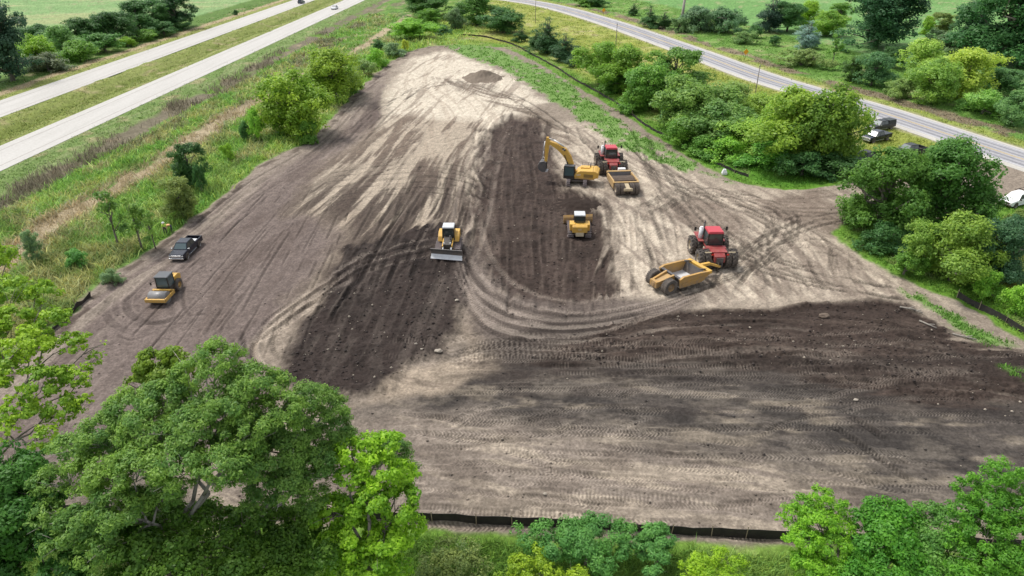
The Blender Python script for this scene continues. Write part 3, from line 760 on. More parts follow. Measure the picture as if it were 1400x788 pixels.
# ------------------------------------------------------------------ roads
def strip(name, left, right, z, mat, thick=.06, kind='structure', parent=None):
    """a slab between two polylines"""
    n = len(left)
    V = []
    for (a, b) in zip(left, right):
        V += [(a[0], a[1], z), (b[0], b[1], z), (a[0] * 1.0, a[1], z - thick), (b[0], b[1], z - thick)]
    F = []
    for i in range(n - 1):
        k, q = i * 4, i * 4 + 4
        F += [(k, k + 1, q + 1, q), (k + 2, k, q, q + 2), (k + 1, k + 3, q + 3, q + 1)]
    me = bpy.data.meshes.new(name); me.from_pydata(V, [], F); me.update()
    bm = bmesh.new(); bm.from_mesh(me); bmesh.ops.recalc_face_normals(bm, faces=bm.faces[:]); bm.to_mesh(me); bm.free()
    # the top must face up
    o = link_mesh(name, me, parent, mat)
    if kind: o['kind'] = kind
    return o
def road_mat(name, c1, c2, joint=False, lane=None):
    m, n, l, b = new_mat(name)
    tc = n.new('ShaderNodeTexCoord')
    nz = n.new('ShaderNodeTexNoise'); nz.inputs['Scale'].default_value = .35; nz.inputs['Detail'].default_value = 9; nz.inputs['Roughness'].default_value = .7
    mp = n.new('ShaderNodeMapping'); mp.inputs['Scale'].default_value = (1.6, .12, 1)
    l.new(tc.outputs['Object'], mp.inputs['Vector']); l.new(mp.outputs['Vector'], nz.inputs['Vector'])
    nz2 = n.new('ShaderNodeTexNoise'); nz2.inputs['Scale'].default_value = 2.5; nz2.inputs['Detail'].default_value = 6
    l.new(tc.outputs['Object'], nz2.inputs['Vector'])
    ad = n.new('ShaderNodeMath'); ad.operation = 'ADD'; l.new(nz.outputs['Fac'], ad.inputs[0]); l.new(nz2.outputs['Fac'], ad.inputs[1])
    mr = n.new('ShaderNodeMapRange'); mr.inputs['From Min'].default_value = .75; mr.inputs['From Max'].default_value = 1.25
    l.new(ad.outputs[0], mr.inputs['Value'])
    mx = n.new('ShaderNodeMixRGB'); mx.inputs['Color1'].default_value = (*c1, 1); mx.inputs['Color2'].default_value = (*c2, 1)
    l.new(mr.outputs['Result'], mx.inputs['Fac']); l.new(mx.outputs['Color'], b.inputs['Base Color'])
    b.inputs['Roughness'].default_value = .9; b.inputs['Specular IOR Level'].default_value = .2
    return m
R_CONC = road_mat('pale_concrete', alb(206, 203, 196), alb(226, 223, 217))
R_SHLD = road_mat('shoulder_concrete', alb(214, 210, 203), alb(232, 229, 223))
R_ASPH = road_mat('worn_grey_asphalt', alb(172, 172, 176), alb(200, 199, 201))
R_GRAV = road_mat('pale_gravel_shoulder', alb(205, 200, 190), alb(228, 224, 214))
R_WHITE = road_mat('white_road_paint', alb(240, 240, 240), alb(252, 252, 252))
R_YELL = road_mat('yellow_road_paint', alb(222, 190, 120), alb(232, 204, 140))
R_SEAM = road_mat('dark_seam', alb(190, 184, 176), alb(204, 198, 190))
ss_ = np.arange(-160, 460, 12.0)
def hw_strip(name, d0, d1, z, mat, s=ss_, kind='structure', parent=None): return strip(name, [hw_pt(d0, q) for q in s], [hw_pt(d1, q) for q in s], z, mat, .05, kind, parent)
hw_strip('highway', -9.4, 0.0, .06, R_CONC)
hw_strip('highway', -32.4, -22.6, .06, R_CONC)
for d in (-7.55, -1.9): hw_strip('road_marking', d - .09, d + .09, .075, R_SEAM)
for d in (-30.2, -24.0): hw_strip('road_marking', d - .09, d + .09, .075, R_SEAM)
def offs(pts, d):
    pts = np.array(pts); tg = np.gradient(pts, axis=0); tg /= np.linalg.norm(tg, axis=1)[:, None]
    return [tuple(p) for p in pts + np.stack([tg[:, 1], -tg[:, 0]], 1) * d]
strip('county_road', offs(COUNTY, -3.9), offs(COUNTY, 4.3), .07, R_ASPH)
strip('road_shoulder', offs(COUNTY, -5.6), offs(COUNTY, -3.9), .066, R_GRAV)
strip('road_shoulder', offs(COUNTY, 4.3), offs(COUNTY, 5.2), .066, R_GRAV)
for d in (-.16, .16): strip('road_marking', offs(COUNTY, d - .07), offs(COUNTY, d + .07), .082, R_YELL, .01)
for d in (-3.55, 3.75): strip('road_marking', offs(COUNTY, d - .07), offs(COUNTY, d + .07), .082, R_WHITE, .01)
for d in (-2.6, -1.1, 1.2, 2.7):
    strip('road_marking', offs(COUNTY, d - .28), offs(COUNTY, d + .28), .076, road_mat('wheel_path', alb(140, 140, 146), alb(172, 171, 176)), .005)
# slip road joining the highway far ahead
_sl = smooth_line([hw_pt(-4.5, 245), (-66, 360), (-52, 366), (-30, 358)], 3.0)
strip('slip_road', offs(_sl, -4), offs(_sl, 4), .058, R_GRAV)
# ------------------------------------------------------------------ machines
def stadium(L, r, zc, n=8, x0=0.0):
    """side outline of a crawler track: length L between the end-wheel centres"""
    pts = []
    for k in range(n + 1):
        a = math.pi / 2 - math.pi * k / n
        pts.append((x0 + L / 2 + r * math.cos(a), zc + r * math.sin(a)))
    for k in range(n + 1):
        a = -math.pi / 2 - math.pi * k / n
        pts.append((x0 - L / 2 + r * math.cos(a), zc + r * math.sin(a)))
    return pts
def track_shoes(mb, L, r, zc, y, w, pitch=.32, h=.06, x0=0.0):
    per = 2 * L + 2 * math.pi * r
    n = int(per / pitch)
    for k in range(n):
        s = per * k / n
        if s < L: p, nx, nz = (-L / 2 + s, zc + r), 0, 1
        elif s < L + math.pi * r:
            a = math.pi / 2 - (s - L) / r; p, nx, nz = (L / 2 + r * math.cos(a), zc + r * math.sin(a)), math.cos(a), math.sin(a)
        elif s < 2 * L + math.pi * r: p, nx, nz = (L / 2 - (s - L - math.pi * r), zc - r), 0, -1
        else:
            a = -math.pi / 2 - (s - 2 * L - math.pi * r) / r; p, nx, nz = (-L / 2 + r * math.cos(a), zc + r * math.sin(a)), math.cos(a), math.sin(a)
        ang = math.atan2(nz, nx)
        mb.box((x0 + p[0] + nx * h / 2, y, p[1] + nz * h / 2), (h, w, .05), (0, -ang, 0))
        mb.box((x0 + p[0], y, p[1]), (.03, w * .98, pitch * .5), (0, -ang, 0))
def make_track(root, L, r, y, w, mat='track'):
    zc = r + .07
    mb = MB(); track_shoes(mb, L, r, zc, y, w)
    t = mb.build('track', M[mat], root)
    MB().prism(stadium(L, r - .10, zc), y - w * .32, y + w * .32).build('track_frame', M['darksteel'], t)
    mb = MB().cyl((L / 2, y, zc), r * .72, w * .75).cyl((-L / 2, y, zc), r * .78, w * .75)
    for k in range(5): mb.cyl((-L * .36 + L * .18 * k, y, .07 + .2), .17, w * .72)
    mb.box((0, y, zc - r * .45), (L * .9, w * .3, .16)).build('track_rollers', M['darksteel'], t)
    return t
_tyres = {}
def make_wheel(root, loc, R, W, rimcol, lugs=True, rim_r=.52, outer=1, tyre_mat='rubber'):
    key = (R, W, lugs, tyre_mat, rimcol, outer)
    if key not in _tyres:
        ri = R * rim_r
        prof = [(ri, -W * .40), (ri * 1.12, -W * .47), (R * .80, -W * .5), (R * .93, -W * .46), (R * .985, -W * .36), (R, 0), (R * .985, W * .36), (R * .93, W * .46), (R * .80, W * .5), (ri * 1.12, W * .47), (ri, W * .40)]
        mb = MB().lathe(prof, seg=30)
        n = 16 if lugs else 24
        for k in range(n):
            a = 2 * math.pi * k / n
            for sd in (-1, 1):
                aa = a + (math.pi / n if sd > 0 else 0)
                h = R * (.085 if lugs else .03)
                c = Vector((math.cos(aa) * (R + h * .3), sd * W * .25, math.sin(aa) * (R + h * .3)))
                Mx = Euler((0, -aa, 0)).to_matrix() @ Euler((sd * (math.radians(38) if lugs else .25), 0, 0)).to_matrix()
                mb.box(c, (h * 1.6, W * .52, R * (.085 if lugs else .11)), Mx.to_euler())
        ty = mb.bm; me = bpy.data.meshes.new('tyre'); ty.to_mesh(me); ty.free(); me.materials.append(M[tyre_mat])
        mb = MB().lathe([(ri, -W * .40), (ri * .93, -W * .30), (ri * .88, outer * W * .12), (ri * .45, outer * W * .16), (ri * .40, outer * W * .30), (.001, outer * W * .30)], seg=24)
        mb.lathe([(ri * 1.0, W * .40), (ri * .93, W * .30), (ri * .88, outer * W * .12)], seg=24)
        for k in range(8):
            a = 2 * math.pi * k / 8
            mb.cyl((ri * .62 * math.cos(a), outer * W * .17, ri * .62 * math.sin(a)), ri * .05, W * .06, seg=6)
        m2 = bpy.data.meshes.new('rim'); mb.bm.to_mesh(m2); mb.bm.free(); m2.materials.append(M[rimcol])
        _tyres[key] = (me, m2)
    me, m2 = _tyres[key]
    w = bpy.data.objects.new('wheel', me); C.objects.link(w); w.parent = root; w.location = loc
    rm = bpy.data.objects.new('rim', m2); C.objects.link(rm); rm.parent = w
    return w
def pane(name, pts, parent, mat='glass', t=.03):
    """a thin slab of glass over a quad given by four corners"""
    p = [Vector(q) for q in pts]
    nrm = (p[1] - p[0]).cross(p[3] - p[0]).normalized() * t
    mb = MB(); mb.loft([[q - nrm * .5 for q in p], [q + nrm * .5 for q in p]])
    return mb.build(name, M[mat], parent)
def cab(root, x0, x1, w, z0, z1, post='black', roof='grey_roof', roof_over=.10, taper=.9, roof_h=.16, y0=0.0, glass='glass'):
    """a glazed operator's cab: corner posts, four panes, roof"""
    h = w / 2
    tx = (x1 - x0) * (1 - taper) / 2
    b = [(x0, y0 - h, z0), (x1, y0 - h, z0), (x1, y0 + h, z0), (x0, y0 + h, z0)]
    t = [(x0 + tx, y0 - h * taper, z1), (x1 - tx, y0 - h * taper, z1), (x1 - tx, y0 + h * taper, z1), (x0 + tx, y0 + h * taper, z1)]
    mb = MB()
    for i in range(4):
        mb.bar(b[i], t[i], .11)
        j = (i + 1) % 4
        mb.bar(b[i], b[j], .12, .12); mb.bar(t[i], t[j], .10, .10)
        q = lambda u, k: Vector(b[u]).lerp(Vector(t[u]), k)
        mb.bar(q(i, .0), q(j, .0), .1, .5)
    mb.box(((x0 + x1) / 2 - .1, y0, z0 + .35), (.5, .5, .5)); 
    c = mb.build('cab', M[post], root)
    for i in range(4):
        j = (i + 1) % 4
        q = lambda u, k: Vector(b[u]).lerp(Vector(t[u]), k)
        pane('window', [q(i, .12).lerp(q(j, .12), .05), q(i, .12).lerp(q(j, .12), .95), q(i, .97).lerp(q(j, .97), .95), q(i, .97).lerp(q(j, .97), .05)], c, glass)
    MB().box(((x0 + x1) / 2 - .05, y0, z0 + .55), (.5, .5, .14)).box(((x0 + x1) / 2 - .3, y0, z0 + .9), (.12, .5, .7)).build('seat', M['seat'], c)
    MB().box(((x0 + x1) / 2, y0, z1 + roof_h / 2), (x1 - x0 - 2 * tx + 2 * roof_over, w * taper + 2 * roof_over, roof_h), bev=.06, taper=(.92, .92)).build('roof', M[roof], c)
    return c

def text_mesh(s, size, mat, parent, loc, rot, name='lettering', depth=.004):
    cu = bpy.data.curves.new(name, 'FONT'); cu.body = s; cu.size = size; cu.extrude = depth; cu.align_x = 'CENTER'; cu.align_y = 'CENTER'
    o = bpy.data.objects.new(name, cu); C.objects.link(o)
    dg = bpy.context.evaluated_depsgraph_get()
    me = bpy.data.meshes.new_from_object(o.evaluated_get(dg))
    bpy.data.objects.remove(o); bpy.data.curves.remove(cu)
    me.materials.clear(); me.materials.append(M[mat])
    o = link_mesh(name, me, parent); o.location = loc; o.rotation_euler = rot
    return o

def place(u, v, heading):
    x, y = P(u, v)
    z = gz(x, y)
    x, y = P(u, v, z)
    return (float(x), float(y), z - .03), math.radians(heading)

def excavator(u, v, head_body, head_track):
    loc, rz = place(u, v, head_body)
    root = thing('excavator', 'yellow crawler excavator with its arm raised over the dark soil, bucket hanging left', 'excavator', loc, rz)
    tr = math.radians(head_track - head_body)
    for s in (-1, 1):
        t = make_track(root, 3.9, .46, s * 1.32, .62)
        t.rotation_euler = (0, 0, tr)
    uc = MB().box((0, 0, .62), (2.2, 1.9, .34), bev=.05).cyl((0, 0, .92), .75, .34, 'z').build('undercarriage', M['darksteel'], root); uc.rotation_euler = (0, 0, tr)
    MB().box((-.55, 0, 1.16), (4.6, 2.9, .22), bev=.04).build('platform', M['ochre'], root)
    # engine house and counterweight, left flank towards the camera
    hb = MB().prism([(-3.1, 1.27), (-3.25, 1.7), (-3.2, 2.35), (-2.9, 2.48), (-.6, 2.42), (.1, 2.05), (.55, 1.30), (.55, 1.27)], -1.5, 1.5, .09)
    body = hb.build('engine_house', M['yellow'], root)
    MB().prism([(-3.42, 1.32), (-3.5, 1.8), (-3.42, 2.2), (-3.2, 2.3), (-2.9, 2.3), (-2.9, 1.3)], -1.42, 1.42, .1).build('counterweight', M['yellow'], root)
    mb = MB()
    for k in range(5): mb.box((-1.9, 1.515, 1.45 + k * .11), (1.5, .02, .05))
    mb.build('vent', M['black'], body)
    MB().box((-1.2, -.4, 2.52), (1.5, 1.1, .14), bev=.03).build('hood', M['yellow'], root)
    mb = MB()
    for x, y in ((-2.6, -1.35), (-1.6, -1.35), (-.6, -1.35), (-2.6, 1.35)): mb.rod((x, y, 2.4), (x, y, 2.95), .025)
    mb.rod((-2.6, -1.35, 2.95), (-.6, -1.35, 2.95), .025).rod((-2.6, -1.35, 2.95), (-2.6, 1.35, 2.95), .025).build('handrail', M['black'], root)
    MB().rod((-2.0, -.7, 2.4), (-2.0, -.7, 3.1), .09).build('exhaust', M['darksteel'], root)
    cab(root, .35, 2.05, 1.05, 1.27, 3.0, 'black', 'dark_roof', .03, .93, .12, y0=.95, glass='paleglass')
    # boom, stick, bucket in the vertical plane right of the cab
    Y = -.05
    A, B_, T_ = (.55, 2.0), (2.1, 5.3), (4.75, 6.45)
    prof = [(A[0] - .3, A[1] - .2), (A[0] + .3, A[1] - .25), (1.85, 3.5), (2.65, 4.6), (3.45, 5.3), (T_[0] + .1, T_[1] - .25), (T_[0] + .15, T_[1] + .18), (3.3, 6.12), (1.95, 5.45), (1.15, 4.3)]
    boom = MB().prism(prof, Y - .33, Y + .33, .03).build('boom', M['yellow'], root)
    MB().rod((1.2, Y + .4, 1.9), (1.75, Y + .4, 3.4), .11).rod((1.75, Y + .4, 3.4), (2.2, Y + .4, 4.5), .06).rod((1.2, Y - .4, 1.9), (1.75, Y - .4, 3.4), .11).rod((1.75, Y - .4, 3.4), (2.2, Y - .4, 4.5), .06).build('hydraulic_cylinder', M['black'], boom)
    MB().rod((2.3, Y, 5.75), (4.0, Y, 6.72), .12).rod((4.0, Y, 6.72), (5.05, Y, 6.98), .07).build('hydraulic_cylinder', M['steel'], boom)
    stick = MB().prism([(4.5, 6.3), (4.85, 7.1), (5.2, 7.15), (5.35, 6.2), (5.42, 3.2), (5.22, 3.0), (5.02, 3.1), (4.75, 5.6)], Y - .26, Y + .26, .03).build('stick', M['yellow'], root)
    MB().rod((5.42, Y, 6.4), (5.62, Y, 4.9), .1).rod((5.62, Y, 4.9), (5.7, Y, 3.9), .06).bar((5.7, Y, 3.9), (5.3, Y, 3.5), .2, .1).bar((5.7, Y, 3.9), (5.95, Y, 3.2), .2, .1).build('hydraulic_cylinder', M['steel'], stick)
    bp = [(5.05, 3.15), (5.5, 3.3), (6.1, 3.15), (6.45, 2.6), (6.3, 1.95), (5.75, 1.55), (5.15, 1.6), (5.72, 1.9), (6.0, 2.3), (5.9, 2.75), (5.5, 2.95)]
    mb = MB().prism([(p[0], p[1]) for p in bp], Y - .68, Y + .68)
    side = [(5.05, 3.15), (5.5, 3.3), (6.1, 3.15), (6.45, 2.6), (6.3, 1.95), (5.75, 1.55), (5.15, 1.6)]
    mb.prism(side, Y - .73, Y - .68).prism(side, Y + .68, Y + .73)
    bk = mb.build('bucket', M['darksteel'], root)
    mb = MB()
    for k in range(5): mb.box((5.02, Y - .56 + k * .28, 1.60), (.34, .12, .07))
    mb.build('teeth', M['steel'], bk)
    MB().box((2.3, Y + .345, 5.36), (.62, .01, .3), (0, -.62, 0)).build('plate', M['black'], boom)
    text_mesh('CAT', .30, 'white', boom, (2.3, Y + .355, 5.36), (math.pi / 2, .0, math.pi), depth=.004).rotation_euler = Euler((math.pi / 2, -.62, math.pi))
    text_mesh('CAT', .42, 'black', root, (-3.507, 0, 1.82), (math.pi / 2, 0, -math.pi / 2))
    text_mesh('CAT', .34, 'white', body, (-.35, 1.503, 1.75), (math.pi / 2, 0, math.pi))
    MB().bar((2.05, 1.55, 2.6), (2.25, 1.75, 2.6), .05).box((2.27, 1.78, 2.45), (.05, .2, .4)).build('mirror', M['black'], root)
    return root

def tractor(u, v, heading, label, art=0.0):
    """articulated tractor on eight dual wheels, seen from behind. Origin on the ground under the hinge."""
    loc, rz = place(u, v, heading)
    root = thing('articulated_tractor', label, 'tractor', loc, rz, 'red tractors pulling scrapers')
    R, W = 1.02, .66
    for x in (1.85, -1.85):
        for s in (-1, 1):
            make_wheel(root, (x, s * 1.15, R), R, W, 'cream', True, .5, s)
            make_wheel(root, (x, s * 1.9, R), R, W, 'cream', True, .5, s)
        MB().cyl((x, 0, R), .2, 4.3).box((x, 0, R), (.5, .8, .55), bev=.05).build('axle', M['darksteel'], root)
    MB().box((1.9, 0, 1.35), (3.2, .95, .6), bev=.05).build('front_frame', M['darksteel'], root)
    MB().prism([(-3.0, 1.0), (-3.0, 1.75), (-2.5, 2.02), (-.7, 2.02), (-.4, 1.5), (-.4, 1.0)], -.62, .62, .05).build('rear_frame', M['red'], root)
    MB().box((-2.0, 0, 2.06), (1.0, 1.9, .1), bev=.02).box((-1.0, 0, 2.0), (.7, 2.3, .12), bev=.02).build('rear_deck', M['red'], root)
    hood = MB().prism([(1.25, 1.55), (1.25, 2.72), (3.6, 2.5), (4.0, 2.25), (4.1, 1.5)], -.62, .62, .10).build('hood', M['red'], root)
    MB().box((4.1, 0, 1.95), (.06, 1.0, .7)).build('grille', M['black'], hood)
    for s in (-1, 1):
        MB().box((4.08, s * .42, 2.2), (.08, .24, .14)).build('headlight', M['lamp'], hood)
        MB().prism([(.6, 2.05), (3.1, 2.15), (3.1, 2.09), (.6, 1.98)], s * .72 - .02 if s > 0 else s * 1.55, s * 1.55 if s > 0 else s * .72 + .02).build('fender', M['red'], root)
        MB().box((-1.0, s * 1.0, 1.2), (1.4, .55, .8), bev=.08).build('fuel_tank', M['red'] if s > 0 else M['black'], root)
        MB().bar((1.35, s * .95, 3.1), (1.55, s * 1.75, 3.25), .04).box((1.57, s * 1.85, 3.2), (.06, .26, .48), bev=.02).build('mirror', M['black'], root)
        MB().box((-2.95, s * .85, 2.0), (.08, .26, .16)).build('tail_lamp', M['redlamp'], root)
        MB().box((-2.75, s * 1.35, 2.2), (.12, .75, .08)).build('rear_fender', M['cream'], root)
    MB().box((.2, 0, 1.75), (1.6, 1.9, .28), bev=.04).build('cab_floor', M['red'], root)
    cab(root, -.55, 1.25, 1.75, 1.9, 3.45, 'black', 'red_roof', .10, .92, .26)
    MB().rod((1.5, 1.15, 1.9), (1.5, 1.15, 3.35), .25, seg=16).rod((1.5, 1.15, 3.35), (1.5, 1.15, 3.5), .18).build('air_cleaner', M['white'], root)
    MB().rod((1.75, .78, 2.4), (1.75, .78, 3.9), .10, seg=12).rod((1.75, .78, 3.9), (1.55, .78, 4.2), .085).build('exhaust', M['darksteel'], root)
    MB().box((-3.1, 0, .75), (.5, .5, .2)).rod((-3.0, .25, 1.3), (-3.5, .18, .9), .05).rod((-3.0, -.25, 1.3), (-3.5, -.18, .9), .05).box((-3.05, 0, 1.35), (.12, .8, .5)).build('hitch', M['darksteel'], root)
    mb = MB()
    for k in range(4): mb.rod((-3.05, -.18 + k * .12, 1.6), (-3.55, -.08 + k * .06, 1.0), .025)
    mb.build('hoses', M['black'], root)
    return root

def pull_scraper_open(u, v, heading, hitch):
    """yellow two-wheeled pull scraper, bowl open to the sky. Origin under the bowl's middle."""
    loc, rz = place(u, v, heading)
    root = thing('pull_scraper', 'dusty yellow pull scraper on two rear tyres with its bowl open and empty', 'scraper', loc, rz)
    for s in (-1, 1):
        w = make_wheel(root, (-2.75, s * 1.28, .88), .88, .78, 'ochre', False, .5, s)
        y = s * 1.62
        side = [(-1.6, .55), (-1.75, 1.55), (-1.2, 1.78), (1.2, 1.70), (2.35, 1.58), (2.6, 1.3), (2.2, 1.05), (1.5, .55)]
        bs = MB().prism(side, y - .07, y + .07, .02)
        bs.bar((-1.75, y, 1.57), (-1.2, y, 1.80), .26, .1).bar((-1.2, y, 1.80), (1.2, y, 1.72), .26, .1).bar((1.2, y, 1.72), (2.4, y, 1.59), .26, .1)
        bs.bar((-1.4, y + s * .1, 1.0), (2.2, y + s * .1, 1.2), .1, .22)
        bs.build('bowl_side', M['ochre'], root)
        MB().bar((-1.6, s * .62, 1.45), (-3.7, s * .42, 1.0), .22, .62).build('tail_arm', M['ochre'], root)
        MB().rod((1.4, s * 1.2, 1.9), (2.2, s * 1.15, 1.7), .1).rod((2.2, s * 1.15, 1.7), (2.9, s * 1.1, 1.55), .06).build('hydraulic_cylinder', M['darksteel'], root)
    MB().box((.2, 0, .5), (3.3, 3.1, .1)).build('bowl_floor', M['steel'], root)
    MB().box((-1.35, 0, 1.02), (.12, 3.1, 1.2), (0, -.12, 0)).bar((-1.55, -1.6, 1.62), (-1.55, 1.6, 1.62), .3, .12).build('ejector', M['darksteel'], root)
    MB().box((1.85, 0, 1.05), (.14, 3.1, 1.1), (0, .35, 0)).build('apron', M['darksteel'], root)
    MB().box((2.55, 0, 1.5), (.5, 3.5, .36), bev=.08).build('cross_beam', M['yellow'], root)
    MB().box((-3.75, 0, .98), (.4, 1.1, .75), bev=.06).cyl((-3.97, 0, .98), .22, .12, 'x').build('push_block', M['ochre'], root)
    MB().box((-2.6, 0, 1.28), (1.9, .95, .1), (0, -.16, 0)).build('tail_plate', M['tan_paint'], root)
    MB().cyl((-2.75, 0, .88), .16, 2.3).build('axle', M['darksteel'], root)
    # drawbar to the tractor's hitch, given in world x, y
    c, s_ = math.cos(-rz), math.sin(-rz)
    dx, dy = hitch[0] - loc[0], hitch[1] - loc[1]
    hx, hy = dx * c - dy * s_, dx * s_ + dy * c
    MB().bar((2.7, 0, 1.55), (2.7 + (hx - 2.7) * .45, hy * .42, 1.5), .34, .3).bar((2.7 + (hx - 2.7) * .42, hy * .4, 1.5), (hx, hy, .8), .26, .24).build('drawbar', M['yellow'], root)
    return root

def pull_scraper_loaded(u, v, heading, hitch):
    loc, rz = place(u, v, heading)
    root = thing('pull_scraper', 'tan pull scraper on four dusty rear tyres, bowl rim facing the camera beside the excavator', 'scraper', loc, rz)
    for y in (-1.42, -.72, .72, 1.42):
        make_wheel(root, (-2.5, y, .82), .82, .58, 'cream', False, .5, 1 if y > 0 else -1, 'dusty_rubber')
    for s in (-1, 1):
        y = s * 1.78
        side = [(-1.7, .6), (-1.85, 1.5), (-1.3, 1.66), (2.3, 1.5), (2.9, 1.15), (2.3, .6)]
        MB().prism(side, y - .07, y + .07, .02).bar((-1.85, y, 1.53), (-1.3, y, 1.69), .22, .1).bar((-1.3, y, 1.69), (2.3, y, 1.53), .22, .1).build('bowl_side', M['tan_paint'], root)
    MB().box((.3, 0, .55), (3.8, 3.4, .1)).build('bowl_floor', M['darksteel'], root)
    MB().box((-1.72, 0, 1.05), (.12, 3.46, .95)).bar((-1.78, -1.8, 1.56), (-1.78, 1.8, 1.56), .34, .12).build('tailgate', M['tan_paint'], root)
    MB().box((-.9, 0, 1.1), (.12, 3.35, 1.0), (0, -.3, 0)).build('ejector', M['soil_load'], root)
    MB().prism([(-.8, .62), (-.8, 1.25), (.2, 1.5), (1.5, 1.4), (2.3, .62)], -1.68, 1.68).build('soil_load', M['soil_load'], root)
    MB().box((2.5, 0, 1.2), (.14, 3.5, .8), (0, .4, 0)).build('apron', M['darksteel'], root)
    MB().box((2.9, 0, 1.5), (.45, 3.7, .34), bev=.08).build('cross_beam', M['tan_paint'], root)
    MB().box((-2.4, 0, 1.2), (1.5, .62, .3), (0, -.25, 0)).box((-3.2, 0, .95), (.45, 1.35, .4), bev=.1).build('push_block', M['cream'], root)
    MB().cyl((-2.5, 0, .82), .15, 3.2).build('axle', M['darksteel'], root)
    MB().box((3.42, -.55, 1.62), (.6, 1.1, .5), bev=.05).build('reservoir', M['white'], root)
    c, s_ = math.cos(-rz), math.sin(-rz)
    dx, dy = hitch[0] - loc[0], hitch[1] - loc[1]
    hx, hy = dx * c - dy * s_, dx * s_ + dy * c
    MB().bar((2.9, 0, 1.4), (hx, hy, .85), .42, .34).build('drawbar', M['cream'], root)
    return root

def dozer(u, v, heading, label, hoodmat, rear_guard, blade_ang, bladew=3.7, blademat='steel'):
    loc, rz = place(u, v, heading)
    root = thing('bulldozer', label, 'bulldozer', loc, rz, 'yellow bulldozers')
    for s in (-1, 1):
        make_track(root, 2.9, .44, s * 1.12, .78)
        MB().prism([(-1.9, 1.1), (-1.95, 2.0), (-.9, 2.05), (-.15, 1.75), (.15, 1.2)], *(sorted((s * .55, s * 1.25))), .06).build('side_tank', M['yellow'], root)
        MB().bar((-.4, s * .62, .7), (2.35, s * .72, .55), .16, .26).build('push_arm', M['yellow'] if not rear_guard else M['ochre'], root)
        MB().rod((1.5, s * .45, 1.35), (2.3, s * .5, 1.0), .08).build('hydraulic_cylinder', M['steel'], root)
        MB().box((1.72, s * .38, 1.72), (.1, .2, .14)).build('headlight', M['lamp'], root)
    MB().box((0, 0, .75), (3.4, 1.35, .7), bev=.05).build('hull', M['darksteel'], root)
    hood = MB().prism([(-.1, 1.0), (-.1, 1.95), (.5, 1.92), (1.75, 1.55), (1.85, .75)], -.46, .46, .05).build('hood', M[hoodmat], root)
    MB().box((1.84, 0, 1.1), (.05, .8, .65)).build('grille', M['black'], hood)
    for s in (-1, 1): MB().bar((0, s * .56, 1.5), (1.85, s * .54, 1.3), .12, .28).build('hood_rail', M['yellow'], hood)
    MB().rod((.9, .3, 1.7), (.9, .3, 2.35), .07).build('exhaust', M['darksteel'], root)
    cab(root, -1.35, .05, 1.35, 1.35, 2.85, 'black', 'grey_roof', .10, .92, .16)
    if rear_guard:
        MB().prism([(-2.25, .95), (-2.3, 1.75), (-2.0, 1.95), (-1.2, 1.95), (-1.2, .95)], -.95, .95, .08).build('rear_body', M['yellow'], root)
        MB().prism([(-2.45, .55), (-2.35, 1.0), (-1.8, 1.0), (-1.8, .35)], -.5, .5, .05).build('drawbar', M['cream'], root)
        text_mesh('CAT', .22, 'white', root, (-2.31, 0, 1.42), (math.pi / 2, 0, -math.pi / 2))
    else:
        MB().box((-1.9, 0, 1.2), (.6, 1.5, .8), bev=.06).build('rear_body', M['yellow'], root)
    # blade: curved mouldboard
    h = bladew / 2
    prof = [(2.62, .05), (2.46, .3), (2.40, .62), (2.46, .95), (2.62, 1.22), (2.56, 1.25), (2.36, .97), (2.28, .62), (2.36, .28), (2.52, .04)]
    prof = [(p[0] - 2.45, p[1]) for p in prof]
    bl = MB().prism(prof, -h, h).build('blade', M['darksteel' if blademat == 'steel' else blademat], root)
    bl.location = (2.55, 0, .14); bl.rotation_euler = (0, 0, math.radians(blade_ang))
    MB().box((.20, 0, .14), (.04, bladew, .3), (0, -.75, 0)).build('cutting_edge', M['steel'], bl)
    MB().box((.06, 0, .36), (.03, bladew * .98, .34), (0, -.5, 0)).build('worn_face', M['steel' if blademat == 'steel' else 'ochre'], bl)
    return root

